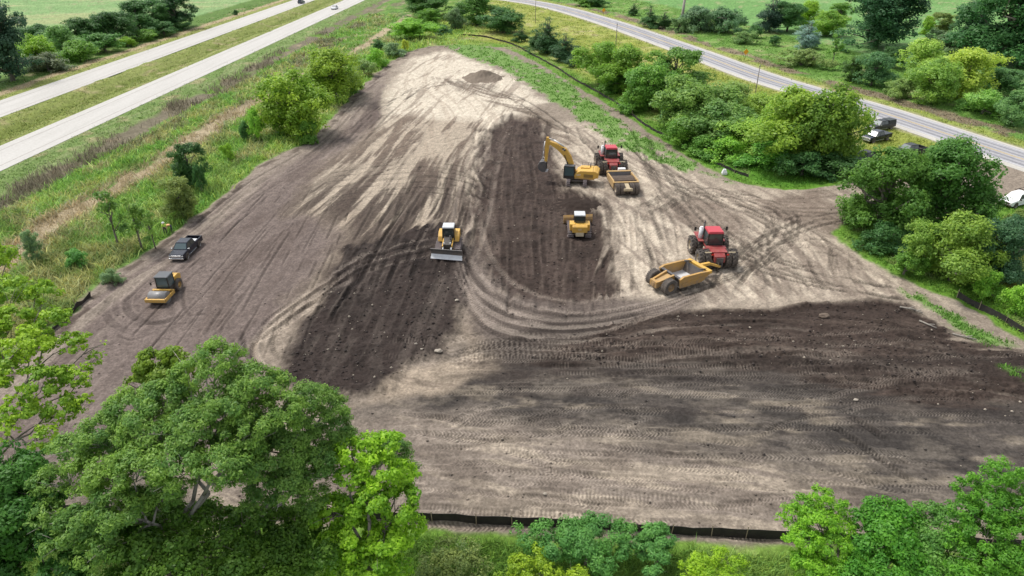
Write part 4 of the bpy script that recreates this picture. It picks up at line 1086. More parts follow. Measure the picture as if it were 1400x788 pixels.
def roller(u, v, heading):
    loc, rz = place(u, v, heading)
    root = thing('soil_roller', 'yellow single drum soil compactor with dark cab roof on the graded left edge', 'roller', loc, rz)
    MB().cyl((1.75, 0, .76), .75, 2.1, seg=40).build('drum', M['drum'], root)
    mb = MB()
    for s in (-1, 1): mb.box((1.55, s * 1.16, .82), (2.5, .14, .42), bev=.03)
    mb.box((2.72, 0, .82), (.26, 2.46, .42), bev=.04).box((.42, 0, .85), (.3, 2.46, .5), bev=.04)
    fr = mb.build('drum_frame', M['yellow'], root)
    MB().box((.9, 0, 1.32), (.3, 2.2, .06)).build('scraper_bar', M['yellow'], fr)
    MB().box((.1, 0, .85), (.7, .7, .6), bev=.05).build('articulation', M['darksteel'], root)
    for s in (-1, 1): make_wheel(root, (-1.45, s * .82, .76), .76, .56, 'yellow', True, .52, s, 'dusty_rubber')
    MB().box((-.9, 0, .95), (1.7, 1.15, .5), bev=.05).build('chassis', M['darksteel'], root)
    hd = MB().prism([(-2.75, 1.05), (-2.8, 1.7), (-2.2, 1.98), (-1.05, 1.98), (-.95, 1.05)], -.72, .72, .08).build('hood', M['yellow'], root)
    mb = MB()
    for k in range(4): mb.box((-1.9, 0, 1.985 ), (.1, .8, .02), (0, 0, 0)) if k == 0 else mb.box((-2.2 + k * .28, 0, 1.985), (.1, .8, .02))
    mb.build('vent', M['black'], hd)
    cab(root, -1.0, .45, 1.5, 1.15, 2.72, 'black', 'dark_roof', .16, .95, .10, glass='paleglass')
    MB().rod((-1.15, .5, 1.95), (-1.15, .5, 2.75), .06).build('exhaust', M['darksteel'], root)
    MB().bar((.45, -.8, 2.3), (.75, -1.15, 2.2), .04).box((.77, -1.2, 2.05), (.05, .2, .35)).build('mirror', M['black'], root)
    return root

# ------------------------------------------------------------------ road vehicles
def pickup(u, v, heading, label, paintm='navy', glassm='paleglass', bed='open', group=None, L=5.8, cat='pickup truck', z=None, name='pickup_truck'):
    loc, rz = place(u, v, heading)
    root = thing(name, label, cat, loc, rz, group)
    W = 1.95; h = W / 2
    xr = -L / 2
    def ring(x, z0, z1, w, wt=None):
        wt = w if wt is None else wt
        return [(x, -w, z0), (x, -w * 1.0, (z0 + z1) / 2 + .1), (x, -wt + .03, z1 - .03), (x, -wt + .10, z1), (x, wt - .10, z1), (x, wt - .03, z1 - .03), (x, w, (z0 + z1) / 2 + .1), (x, w, z0)]
    xf = L / 2
    body = MB().loft([ring(xf, .52, .92, h - .10), ring(xf - .12, .45, 1.02, h - .02), ring(xf - .9, .42, 1.10, h), ring(xf - 1.35, .42, 1.14, h), ring(xr + 2.0, .42, 1.14, h)])
    # load bed: two walls, floor, headboard, tailgate left hollow
    b0 = xr + 2.0
    for s in (-1, 1): body.box(((xr + b0) / 2, s * (h - .07), .82), (2.0, .14, .68), bev=.03)
    body.box(((xr + b0) / 2, 0, .62), (2.0, W - .1, .12)).box((xr + .05, 0, .82), (.1, W - .06, .66), bev=.03)
    bo = body.build('body', M[paintm], root)
    # wheel arches
    for x in (xf - 1.0, xr + 1.15):
        for s in (-1, 1): MB().cyl((x, s * (h - .07), .46), .47, .15, seg=20).build('wheel_arch', M['black'], root)
    # passenger house
    cx0, cx1 = xr + 2.02, xf - 1.30
    zb, zt = 1.12, 1.80
    base = [(cx0, -h + .05, zb), (cx1, -h + .05, zb), (cx1, h - .05, zb), (cx0, h - .05, zb)]
    top = [(cx0 + .22, -h + .26, zt), (cx1 - .72, -h + .26, zt), (cx1 - .72, h - .26, zt), (cx0 + .22, h - .26, zt)]
    ch = MB().loft([base, top]).box(((cx0 + cx1) / 2 - .25, 0, zt + .005), (cx1 - cx0 - 1.05, W - .62, .05), bev=.02).build('cab', M[paintm], root)
    def side(i, a, b_, k0=.12, k1=.9):
        j = (i + 1) % 4
        q = lambda k, t: (Vector(base[i]).lerp(Vector(top[i]), k)).lerp(Vector(base[j]).lerp(Vector(top[j]), k), t)
        return [q(k0, a), q(k0, b_), q(k1, b_), q(k1, a)]
    pane('windscreen', side(1, .06, .94), ch, glassm, .03)
    pane('rear_window', side(3, .1, .9), ch, 'glass', .03)
    for i in (0, 2):
        pane('window', side(i, .05, .47), ch, 'glass', .03); pane('window', side(i, .52, .93), ch, 'glass', .03)
    gb = MB().box((xf - .01, 0, .80), (.07, 1.25, .26), bev=.02).build('grille', M['chrome'] if paintm != 'white' else M['black'], root)
    MB().box((xf + .04, 0, .52), (.16, W - .1, .2), bev=.04).build('front_bumper', M['chrome'] if paintm != 'white' else M['black'], root)
    MB().box((xr - .06, 0, .55), (.14, W - .12, .18), bev=.03).build('rear_bumper', M['chrome'], root)
    for s in (-1, 1):
        MB().box((xf - .03, s * .76, .82), (.08, .28, .2), bev=.02).build('headlight', M['lamp'], root)
        MB().box((xr + .01, s * .88, .9), (.05, .14, .34)).build('tail_lamp', M['redlamp'], root)
        MB().box((cx1 - .18, s * (h + .12), 1.22), (.1, .22, .18), bev=.02).build('mirror', M['chrome' if paintm != 'white' else 'black'], root)
        MB().box(((cx0 + cx1) / 2, s * (h + .02), .40), (2.3, .12, .06)).build('side_step', M['chrome'], root)
        for x in (xf - 1.0, xr + 1.15): make_wheel(root, (x, s * (h - .09), .42), .42, .28, 'chrome', False, .66, s)
    MB().box((xr + 1.0, 0, .70), (1.9, W - .32, .03)).build('bed_liner', M['black'], root)
    if bed == 'toolbox':
        MB().box((b0 - .42, 0, 1.02), (.75, W - .22, .42), bev=.03).build('toolbox', M['steel'], root)
    elif bed == 'cover':
        MB().box((xr + 1.0, 0, 1.18), (2.0, W - .1, .06), bev=.02).build('bed_cover', M['charcoal'], root)
    elif bed == 'topper':
        MB().box((xr + .98, 0, 1.48), (2.05, W - .08, .62), bev=.07, taper=(.95, .88)).build('bed_canopy', M['charcoal'], root)
    elif bed == 'rack':
        mb = MB()
        for s in (-1, 1):
            mb.rod((xr + .1, s * .85, 1.1), (xr + .1, s * .85, 1.85), .04).rod((b0 - .1, s * .85, 1.1), (b0 - .1, s * .85, 1.85), .04).rod((xr + .1, s * .85, 1.85), (b0 + 1.0, s * .85, 1.9), .04)
        mb.rod((xr + .1, -.85, 1.85), (xr + .1, .85, 1.85), .04).rod((b0 - .1, -.85, 1.85), (b0 - .1, .85, 1.85), .04).build('rack', M['black'], root)
        MB().box((b0 - .4, 0, 1.12), (.6, W - .2, .5), bev=.03).build('toolbox', M['white'], root)
    return root

def car(loc, rz, label, paintm, suv=False):
    root = thing('car', label, 'car', loc, rz)
    L, W = 4.7, 1.85; h = W / 2; zt = 1.72 if suv else 1.42; zb = 1.0 if suv else .88
    body = MB().prism([(-2.3, .3), (-2.35, .75), (-2.25, zb), (.95, zb + .02), (2.05, zb - .15), (2.33, .62), (2.3, .3)], -h, h, .06).build('body', M[paintm], root)
    base = [(-2.15 if suv else -1.75, -h + .06, zb), (1.05, -h + .06, zb), (1.05, h - .06, zb), (-2.15 if suv else -1.75, h - .06, zb)]
    top = [(-1.9 if suv else -1.0, -h + .24, zt), (.25, -h + .24, zt), (.25, h - .24, zt), (-1.9 if suv else -1.0, h - .24, zt)]
    ch = MB().loft([base, top]).build('cabin', M['glass'], root)
    mb = MB(); mb.box((np.mean([t[0] for t in top]), 0, zt + .02), (top[1][0] - top[0][0] + .1, W - .44, .06), bev=.02).build('roof', M[paintm], ch)
    for s in (-1, 1):
        MB().box((2.24, s * .66, .66), (.1, .3, .14)).build('headlight', M['lamp'], root)
        MB().box((-2.32, s * .7, .78), (.06, .26, .16)).build('tail_lamp', M['redlamp'], root)
        for x in (1.4, -1.4): make_wheel(root, (x, s * (h - .1), .33), .33, .22, 'chrome', False, .64, s)
    return root

# ---- place the machines
excavator(789, 249, 168, 262).scale = (.93, .93, .93)
t1 = tractor(834, 232, 92, 'red articulated tractor with eight wheels parked behind the excavator')
t2 = tractor(972, 354, 91, 'red articulated tractor with eight wheels nearest the camera, on the pale haul road')
def world_of(root, p):
    return Matrix.Translation(root.location) @ root.rotation_euler.to_matrix().to_4x4() @ Vector(p)
pull_scraper_loaded(851, 257, 95, world_of(t1, (-3.3, 0, 0)))
pull_scraper_open(930, 387, 29, world_of(t2, (-3.3, 0, 0)))
dozer(614, 342, -91, 'bulldozer with black hood facing the camera, bright steel blade in front', 'black', False, -9, 3.75)
dozer(791, 318, 88, 'yellow bulldozer seen from behind in the dark cut, blade ends showing past its tracks', 'yellow', True, 8, 3.9, 'ochre')
roller(229, 404, -91).scale = (.87, .87, .87)
(lambda o: setattr(o, 'scale', (.92, .92, .92)))(pickup(256, 345, -91, 'black crew cab pickup truck with steel toolbox parked on the graded left lane', 'navy', 'paleglass', 'toolbox'))
pickup(1197, 192, 208, 'black pickup truck with flat bed cover parked on grass by the county road', 'navy', 'paleglass', 'cover', 'pickups on the roadside grass')
pickup(1203, 177, 206, 'grey pickup truck with boxy bed canopy parked behind the black pickup', 'charcoal', 'paleglass', 'topper', 'pickups on the roadside grass')
pickup(1243, 211, 200, 'dark pickup truck half hidden behind the big entrance tree, right of the other two', 'charcoal', 'paleglass', 'open', 'pickups on the roadside grass')
pickup(1182, 221, 215, 'dark pickup truck with pale windscreen almost buried in the roadside foliage', 'charcoal', 'paleglass', 'open', 'pickups on the roadside grass')
pickup(1390, 279, 205, 'white work truck with roof rack and tool body at the right edge', 'white', 'paleglass', 'rack', None, 5.9, 'work truck', name='work_truck')
for (u, v, d, head, lab, pm, suv) in ((407, 5, -24.6, 1, 'dark teal car with tall cabin on the far carriageway', 'teal', True), (457, 13, -4.4, 180, 'silver car on the near carriageway', 'silver', False)):
    x, y = P(u, v)
    s_ = (x - HW_A[0]) * HW_D[0] + (y - HW_A[1]) * HW_D[1]
    q = hw_pt(d, s_)
    car((q[0], q[1], .06), math.atan2(HW_D[1], HW_D[0]) + math.radians(head), lab, pm, suv)

# ------------------------------------------------------------------ two workers by the trees
def person(u, v, heading, label, joints, radii, edges, zones, hat, hatcol='white'):
    loc, rz = place(u, v, heading)
    me = bpy.data.meshes.new('person')
    me.from_pydata(joints, edges, [])
    me.update()
    o = bpy.data.objects.new('person', me); C.objects.link(o)
    md = o.modifiers.new('skin', 'SKIN'); md.use_smooth_shade = True
    for k, r in enumerate(radii): me.skin_vertices[0].data[k].radius = (r, r)
    me.skin_vertices[0].data[0].use_root = True
    sb = o.modifiers.new('sub', 'SUBSURF'); sb.levels = sb.render_levels = 1
    dg = bpy.context.evaluated_depsgraph_get()
    m2 = bpy.data.meshes.new_from_object(o.evaluated_get(dg))
    bpy.data.objects.remove(o)
    mats = list(dict.fromkeys(z for z in zones))
    m2.materials.clear()
    for k in mats: m2.materials.append(M[k])
    J = np.array(joints)
    for p in m2.polygons:
        c = np.array(p.center); best, bi = 9, 0
        for (a, b), z in zip(edges, zones):
            e = J[b] - J[a]; t = np.clip(np.dot(c - J[a], e) / np.dot(e, e), 0, 1)
            q = np.linalg.norm(c - J[a] - t * e)
            if q < best: best, bi = q, mats.index(z)
        p.material_index = bi
    o = link_mesh('person', m2); o.location = loc; o.rotation_euler = (0, 0, rz)
    tag(o, label, 'person', 'site workers')
    hd = Vector(hat)
    mb = MB(); mb.lathe([(.19, -.005), (.125, .0), (.12, .06), (.08, .11), (.001, .13)], seg=16)
    h = mb.build('hard_hat' if hatcol == 'white' else 'cap', M[hatcol], o)
    h.location = hd; h.rotation_euler = (math.pi / 2, 0, 0)
    return o
#        0 pelvis        1 waist         2 chest         3 neck          4 head         5-7 left leg .. 8-10 right leg ..
JS = [(0, 0, .95), (0, 0, 1.12), (.02, 0, 1.36), (.03, 0, 1.50), (.06, 0, 1.66), (0, .11, .88), (.05, .13, .48), (.0, .14, .08), (.13, .15, .03),
      (0, -.11, .88), (-.02, -.13, .48), (-.06, -.14, .08), (.07, -.15, .03),
      (.02, .20, 1.40), (.05, .27, 1.12), (.20, .22, .95), (.28, .19, .93), (.02, -.20, 1.40), (.02, -.28, 1.12), (.12, -.26, .90), (.19, -.25, .86)]
ED = [(0, 1), (1, 2), (2, 3), (3, 4), (0, 5), (5, 6), (6, 7), (7, 8), (0, 9), (9, 10), (10, 11), (11, 12), (2, 13), (13, 14), (14, 15), (15, 16), (2, 17), (17, 18), (18, 19), (19, 20)]
RD = [.15, .14, .17, .06, .105, .10, .075, .05, .045, .10, .075, .05, .045, .075, .05, .04, .04, .075, .05, .04, .04]
ZN = ['denim', 'lime', 'lime', 'skin', 'denim', 'denim', 'denim', 'boot', 'denim', 'denim', 'denim', 'boot', 'lime', 'lime', 'skin', 'skin', 'lime', 'lime', 'skin', 'skin']
person(227, 321, -60, 'worker standing in lime yellow safety shirt and white hard hat', JS, RD, ED, ZN, (.06, 0, 1.70))
JB = [(0, 0, .92), (.14, 0, 1.05), (.38, 0, 1.14), (.52, 0, 1.14), (.66, 0, 1.08), (0, .11, .86), (.08, .13, .47), (-.02, .14, .08), (.11, .15, .03),
      (0, -.11, .86), (.03, -.13, .47), (-.08, -.14, .08), (.05, -.15, .03),
      (.38, .20, 1.12), (.46, .25, .86), (.56, .2, .66), (.62, .18, .6), (.38, -.20, 1.12), (.44, -.26, .86), (.56, -.2, .68), (.62, -.18, .62)]
ZB = [z if z != 'lime' else 'peach' for z in ZN]
person(236, 318, 195, 'worker in pale orange shirt and dark trousers bending forward beside the tree', JB, RD, ED, ZB, (.68, 0, 1.14), 'cream')
# ------------------------------------------------------------------ silt fences, poles, signs, debris
def silt_fence(label, px, h=.75, step=2.4, sag=.12, seed=1, lean=.0, world=False):
    rng = random.Random(seed)
    pts = px if world else PX(*px)
    line = smooth_line(pts, .6)
    x0, y0 = line[0]
    zs = gz_many(line)
    root = thing('silt_fence', label, 'fence', (x0, y0, float(zs[0])))
    V = []; F = []
    n = len(line)
    arr = np.array(line); tg = np.gradient(arr, axis=0); tg /= np.linalg.norm(tg, axis=1)[:, None]
    acc = 0
    hh = []
    for i in range(n):
        ph = (i * .6 % step) / step
        hh.append(h * (1 - sag * math.sin(math.pi * ph)) * (1 + rng.uniform(-.04, .04)))
    for i, (x, y) in enumerate(line):
        nx, ny = -tg[i][1], tg[i][0]
        wv = rng.uniform(-.05, .05); ln = lean * hh[i]
        z = float(zs[i] - zs[0])
        for t in (-.012, .012):
            V.append((x - x0 + nx * t, y - y0 + ny * t, z - .1))
            V.append((x - x0 + nx * (t + wv * .6 + ln * .5), y - y0 + ny * (t + wv * .6 + ln * .5), z + hh[i] * .5))
            V.append((x - x0 + nx * (t + wv * .4 + ln), y - y0 + ny * (t + wv * .4 + ln), z + hh[i]))
    for i in range(n - 1):
        a, b = i * 6, i * 6 + 6
        F += [(a, a + 1, b + 1, b), (a + 1, a + 2, b + 2, b + 1), (a + 3, b + 3, b + 4, a + 4), (a + 4, b + 4, b + 5, a + 5), (a + 2, a + 5, b + 5, b + 2)]
    me = bpy.data.meshes.new('fabric'); me.from_pydata(V, [], F); me.update()
    link_mesh('fabric', me, root, M['fence'])
    k = 0
    st = MB().box((0, 0, .45), (.05, .05, 1.1)); first = None
    nstk = int(n * .6 / step)
    every = max(1, int(round(step / .6)))
    every = every if n // every <= 90 else n // 90
    for i in range(0, n, every):
        if first is None:
            first = st.build('stake', M['stake'], root); o = first
        else:
            o = first.copy(); C.objects.link(o); o.parent = root
        nx, ny = -tg[i][1], tg[i][0]
        o.location = (line[i][0] - x0 - nx * .05, line[i][1] - y0 - ny * .05, float(zs[i] - zs[0])); o.rotation_euler = (rng.uniform(-.06, .06), rng.uniform(-.06, .06), rng.uniform(0, 3))
    return root
def gz_many(pts):
    a = np.array(pts)
    return ground_eval(a[:, 0].copy(), a[:, 1].copy())[0]
silt_fence('long black silt fence along the bottom edge of the bare soil', [(-380, 697), (-150, 701), (200, 703), (418, 706), (591, 713), (700, 717), (780, 721), (865, 727), (960, 732), (1070, 737), (1300, 746), (1560, 758)], .78, 2.6, .10, 2)
silt_fence('black silt fence curving down the right side, trees behind it', [(625, 49), (649, 50), (680, 55), (702, 62), (730, 77), (763, 95), (784, 109), (819, 128), (847, 144), (866, 160), (888, 175), (910, 186), (928, 196), (948, 208), (966, 219), (995, 233), (1023, 243)], .5, 2.6, .10, 3)
silt_fence('black silt fence at the lower right below the entrance shrubs', [(1309, 405), (1330, 416), (1350, 427), (1382, 446), (1400, 457), (1460, 490)], .75, 2.6, .12, 4)
silt_fence('sagging black silt fence on the lower left edge behind the yellow green tree', [(124, 406), (113, 415), (86, 441), (61, 464), (36, 484), (13, 502), (-6, 520), (-90, 590)], .7, 2.4, .45, 5, .25)

for (u, vb, vt, lab) in ((732, 32, -4, 'thin grey pole in the grass left of the county road bend, farthest of three'), (841, 74, 32, 'thin grey pole standing in the mown grass, middle one of three'), (1031, 138, 88, 'thin grey pole behind the shrubs, nearest of three')):
    x, y = P(u, vb); h = top_height(y, vt)
    r = thing('utility_pole', lab, 'pole', (x, y, gz(x, y)), 0, 'thin poles along the county road')
    MB().rod((0, 0, -.3), (0, 0, h), .11, .075).build('shaft', M['pole'], r)
    MB().cyl((0, 0, h - .4), .10, .3, 'z').build('cap', M['darksteel'], r)
for (u, vb, vt, lab) in ((825, 22, 11, 'orange diamond road sign on the far verge near the bend'), (1018, 83, 67, 'orange yellow diamond road sign beyond the county road, by the brown bank')):
    x, y = P(u, vb); h = top_height(y, vt)
    r = thing('road_sign', lab, 'sign', (x, y, gz(x, y)), math.radians(15), 'diamond warning signs')
    MB().rod((0, 0, -.2), (0, 0, h - .5), .05).build('post', M['darksteel'], r)
    s = MB().box((0, -.07, 0), (1.15, .03, 1.15), (0, math.pi / 4, 0)).build('sign_panel', M['signyellow'], r); s.location = (0, 0, h - .8)
# dead trunk beyond the road
x, y = P(931, 36)
r = thing('dead_tree', 'tall bare grey trunk without leaves beyond the county road', 'tree', (x, y, gz(x, y)), .4)
mb = MB().rod((0, 0, -.3), (.3, 0, 9), .55, .42).rod((.3, 0, 9), (1.2, .2, 19), .42, .2)
mb.build('trunk', M['palebark'], r)
MB().rod((.35, 0, 10), (2.4, .6, 15), .2, .06).rod((.7, .1, 13), (-1.1, -.3, 17.5), .16, .05).build('branches', M['palebark'], r)

# rock, debris, bag
def rock(u, v, s, label, mat='rockmat', sq=.6):
    x, y = P(u, v); rng = random.Random(int(u * 7 + v))
    bm = bmesh.new(); bmesh.ops.create_icosphere(bm, subdivisions=2, radius=s)
    for q in bm.verts:
        k = 1 + rng.uniform(-.22, .22); q.co = Vector((q.co.x * k * 1.25, q.co.y * k, q.co.z * sq * k))
    me = bpy.data.meshes.new('rock'); bm.to_mesh(me); bm.free()
    o = link_mesh('rock', me, None, M[mat]); o.location = (x, y, gz(x, y) + s * .25)
    tag(o, label, 'rock', 'loose rocks on the soil'); return o
rock(600, 483, .30, 'largest pale rock at the lower corner of the dark fill')
rock(569, 475, .12, 'small pale stone left of the largest pale rock')
rock(577, 481, .12, 'smallest pale stone in the dark fill, just left of the largest rock')
rock(625, 415, .17, 'pale stone on the right rim of the dark fill')
rock(745, 676, .13, 'white stone alone on the lower soil above the bottom fence')
rock(1170, 547, .16, 'pale stone on the brow of the lower right dark soil')
rock(1125, 438, .42, 'dark clod lying on the right dark fill', 'soil_load', .5)
def stick(u, v, L, ang, label):
    x, y = P(u, v); o = MB().rod((-L / 2, 0, .05), (L / 2, 0, .12), .09, .06).bar((0, 0, .1), (L * .3, .25, .25), .07).build('broken_stick', M['palebark'])
    o.location = (x, y, gz(x, y) + .06); o.rotation_euler = (0, 0, math.radians(ang)); tag(o, label, 'stick', 'broken sticks in the dark fill')
stick(1240, 426, 1.5, -30, 'pale broken stick at the top of the dark fill, left one of a pair')
stick(1252, 427, 1.2, -50, 'pale broken stick at the top of the dark fill, right one of a pair')
stick(1267, 448, 1.7, -60, 'pale broken stick alone below the pair on the dark fill')
stick(1318, 462, 2.0, -35, 'pale broken stick at the edge of the green weeds')
x, y = P(990, 239)
r = MB().loft([[(-.35, -.25, 0), (.35, -.25, 0), (.35, .25, 0), (-.35, .25, 0)], [(-.42, -.3, .25), (.4, -.3, .3), (.4, .3, .28), (-.4, .3, .25)], [(-.2, -.12, .85), (.18, -.12, .8), (.2, .14, .85), (-.2, .14, .9)]]).build('white_sack', M['white'])
r.location = (x, y, gz(x, y)); tag(r, 'white sack lying in the weeds by the right silt fence', 'sack')

# soil heaps
def heap(u, v, rx, ry, h, label, c, seed, name='soil_heap'):
    x, y = P(u, v)
    n = 70
    g = np.linspace(-1.25, 1.25, n); XX, YY = np.meshgrid(g, g)
    rr = np.sqrt(XX ** 2 + YY ** 2) * (1 + .8 * (fbm(XX * 1.5 + seed, YY * 1.5, seed, 3) - .5))
    zz = h * (np.where(rr < 1, np.clip(1 - rr, 0, 1) ** 1.25, (1 - rr) * .5)) * (1 + .35 * (fbm(XX * 3, YY * 3, seed + 2, 4) - .5) * 2.2) + (fbm(XX * 10, YY * 10, seed + 5, 3) - .5) * .35 * (rr < 1.05)
    zz = np.where(rr > 1.06, -.4, zz)
    V = np.stack([XX.ravel() * rx, YY.ravel() * ry, zz.ravel()], 1)
    ii, jj = np.meshgrid(np.arange(n - 1), np.arange(n - 1), indexing='ij'); a = (ii * n + jj).ravel()
    q = np.stack([a, a + 1, a + n + 1, a + n], 1)
    keep = rr.ravel()[q].min(1) < 1.12
    me = np_mesh(name, V, q[keep], 4, True)
    m = paint('heap_soil', tuple(c), .97, .6, tuple(np.array(c) * 1.35), scale=2.5, spec=.1)
    o = link_mesh(name, me, None, m); o.location = (x, y, gz(x, y)); tag(o, label, 'soil heap'); return o
heap(661, 107, 4.6, 6.5, 2.2, 'grey brown heap of soil at the far end of the site near the weeds', alb(134, 122, 109), 3)
heap(792, 279, 5.0, 4.2, .7, 'low rough heap of dark soil in front of the bulldozer and below the excavator', alb(60, 51, 46), 8)

# stones and clods strewn over the dark soil
def clods():
    rng = np.random.default_rng(9)
    n = 60000
    u = rng.uniform(-50, 1450, n); v = 150 + 600 * rng.uniform(0, 1, n) ** .9
    q = (v - 394) / FOC; Z = CAM_H / (sp + cp * q)
    x = (u - 700) / FOC * Z; y = Z * (cp - sp * q)
    h, col, f = ground_eval(x, y)
    pr = np.where(f['s_in'] > .9, .07 + .8 * f['dark'] * fbm(x / 4, y / 4, 61, 3), 0)
    k = rng.uniform(0, 1, n) < pr
    x, y, h, col, dk = x[k], y[k], h[k], col[k], f['dark'][k]
    m = len(x)
    s = .035 + .11 * rng.uniform(0, 1, m) ** 4 + .02 * dk
    oc = np.array([(1, 0, 0), (0, 1, 0), (-1, 0, 0), (0, -1, 0), (0, 0, .8), (0, 0, -.8)], float)
    V = oc[None] * s[:, None, None] * rng.uniform(.6, 1.4, (m, 6, 3))
    V += np.stack([x, y, h + s * .3], 1)[:, None]
    fc = np.array([(0, 1, 4), (1, 2, 4), (2, 3, 4), (3, 0, 4), (1, 0, 5), (2, 1, 5), (3, 2, 5), (0, 3, 5)])
    F = (np.arange(m)[:, None, None] * 6 + fc[None]).reshape(-1)
    me = np_mesh('soil_clods', V.reshape(-1, 3), F, 3)
    c = col * rng.uniform(.7, 1.5, (m, 1)); pale = rng.uniform(0, 1, m) < .06
    c[pale] = alb(190, 178, 160)
    set_col(me, 'tint', np.repeat(np.clip(c, 0, .8), 6, 0))
    mt, nn, l, b = new_mat('clod_soil'); at = nn.new('ShaderNodeAttribute'); at.attribute_name = 'tint'
    l.new(at.outputs['Color'], b.inputs['Base Color']); b.inputs['Roughness'].default_value = .95
    tag(link_mesh('soil_clods', me, None, mt), kind='stuff')
clods()
# ------------------------------------------------------------------ vegetation
def unit(v): return v / (np.linalg.norm(v, axis=1)[:, None] + 1e-9)
def leaf_cloud(name, blobs, n, size, rng, aspect=.62, sub=14, sub_r=.46, flat=.8, up=.7, hue=.25, droop=0.0, rand=.8):
    """leaves spread through clumps. blobs: rows of x y z rx rz. Every leaf is its own small blade with its own tilt."""
    blobs = np.asarray(blobs, float)
    wgt = blobs[:, 3] ** 2; wgt /= wgt.sum()
    nb = len(blobs)
    # twig sprays inside every clump
    D = unit(rng.normal(size=(nb * sub, 3))); D[:, 2] = np.abs(D[:, 2]) * np.where(rng.uniform(size=nb * sub) < .78, 1, -1)
    rad = rng.uniform(.45, 1.0, nb * sub) ** .6
    bi = np.repeat(np.arange(nb), sub)
    sc = blobs[bi, :3] + D * rad[:, None] * np.stack([blobs[bi, 3], blobs[bi, 3], blobs[bi, 4]], 1) * .85
    sr = blobs[bi, 3] * sub_r * rng.uniform(.6, 1.25, nb * sub)
    stint = rng.normal(0, 1, nb * sub)
    btint = rng.normal(0, 1, nb)
    w = wgt[bi] * sr ** 2; w /= w.sum()
    si = rng.choice(nb * sub, n, p=w)
    d = unit(rng.normal(size=(n, 3)))
    r = rng.uniform(0, 1, n) ** .45
    pos = sc[si] + d * (r * sr[si])[:, None] * np.array([1, 1, flat])
    outb = unit(pos - blobs[bi[si], :3])
    nrm = unit(.55 * d + .55 * outb + rand * rng.normal(size=(n, 3)) * .6 + np.array([0, 0, up]))
    tang = unit(np.cross(nrm, rng.normal(size=(n, 3))))
    tang = unit(tang + np.array([0, 0, -droop])); tang = unit(tang - nrm * (tang * nrm).sum(1)[:, None])
    bit = np.cross(nrm, tang)
    L = size * rng.uniform(.65, 1.35, n); Wd = L * aspect
    a = pos - tang * (L / 2)[:, None]; b = pos + bit * (Wd / 2)[:, None] - tang * (L * .05)[:, None]
    c = pos + tang * (L / 2)[:, None] - nrm * (L * .12)[:, None]; e = pos - bit * (Wd / 2)[:, None] - tang * (L * .05)[:, None]
    V = np.stack([a, b, c, e], 1).reshape(-1, 3)
    F = np.arange(n * 4)
    me = np_mesh(name, V, F, 4)
    t = np.clip(.5 + .22 * stint[si] + .16 * btint[bi[si]] + .22 * rng.normal(0, 1, n), 0, 1)
    lo = np.array([1 - hue * .9, 1 - hue * .55, 1 - hue * .35]); hi = np.array([1 + hue * 1.35, 1 + hue * 1.0, 1 + hue * .2])
    tint = lo * (1 - t[:, None]) + hi * t[:, None]
    set_col(me, 'tint', np.repeat(tint, 4, 0))
    me.materials.append(M['leaf'])
    return me
def limb_mesh(name, segs, mat='bark', seg=7):
    """segs: (a, b, ra, rb), tapering limbs in one mesh"""
    mb = MB()
    for a, b, ra, rb in segs: mb.rod(a, b, ra, rb, seg)
    me = bpy.data.meshes.new(name); mb.bm.to_mesh(me); mb.bm.free(); me.materials.append(M[mat])
    return me
def crooked(a, b, ra, rb, rng, n=4, wob=.08):
    a, b = np.array(a, float), np.array(b, float); L = np.linalg.norm(b - a)
    pts = [a + (b - a) * k / n + (rng.normal(size=3) * wob * L * (0 < k < n)) for k in range(n + 1)]
    return [(pts[k], pts[k + 1], ra + (rb - ra) * k / n, ra + (rb - ra) * (k + 1) / n) for k in range(n)]

PROTO = {}
def proto(kind, seed, h, r, shape, n, size, nb, bark='bark', hue=.25, sub=12, bare=.12, aspect=.62, blob=.44, rand=.8):
    rng = np.random.default_rng(seed)
    bl = []
    p1, p2, a1, a2 = rng.uniform(0, 6.3), rng.uniform(0, 6.3), rng.uniform(.1, .26), rng.uniform(.06, .2)
    while len(bl) < nb:
        t = rng.uniform(bare, 1.0); a = rng.uniform(0, 2 * math.pi)
        R = {'round': math.sqrt(max(0, 1 - ((t - .52) / .56) ** 2)), 'cone': (1 - t) ** .6 * 1.0 + .10, 'dome': math.sqrt(max(0.02, 1 - ((t - .15) / .92) ** 2)),
             'oval': math.sqrt(max(0, 1 - ((t - .5) / .54) ** 2)) * (.85 + .3 * t), 'wide': math.sqrt(max(0.02, 1 - ((t - .35) / .7) ** 2))}[shape]
        R *= 1 + a1 * math.sin(2 * a + p1) + a2 * math.sin(3 * a + p2 + t * 3)
        k = rng.uniform(.45, 1.08) if len(bl) > nb * .25 else rng.uniform(.1, .6)
        br = r * blob * rng.uniform(.42, 1.3) * (1.0 if shape != 'cone' else (.35 + .75 * (1 - t)))
        rr = max(0, R * r * k * rng.uniform(.85, 1.12) - br * .35)
        z = t * h
        bl.append((rr * math.cos(a), rr * math.sin(a), min(max(z, br * .5), h - br * .55), br, br * rng.uniform(.65, .95)))
    me = leaf_cloud('crown', bl, n, size, rng, hue=hue, sub=sub, aspect=aspect, rand=rand)
    segs = [((0, 0, -.4), (0, 0, h * .35), r * .07, r * .05), ((0, 0, h * .35), (r * .05, 0, h * .8), r * .05, r * .015)]
    for b in bl[::2]:
        z0 = max(.15 * h, b[2] * .55)
        segs += crooked((0, 0, z0), b[:3], r * .028, r * .008, rng, 3)
    PROTO.setdefault(kind, []).append((me, limb_mesh('trunk', segs, bark, 6), h, r))
for sd in (1, 2, 3, 4): proto('round', sd, 8, 4.2, 'round', 15000, .34, 34 + sd * 2)
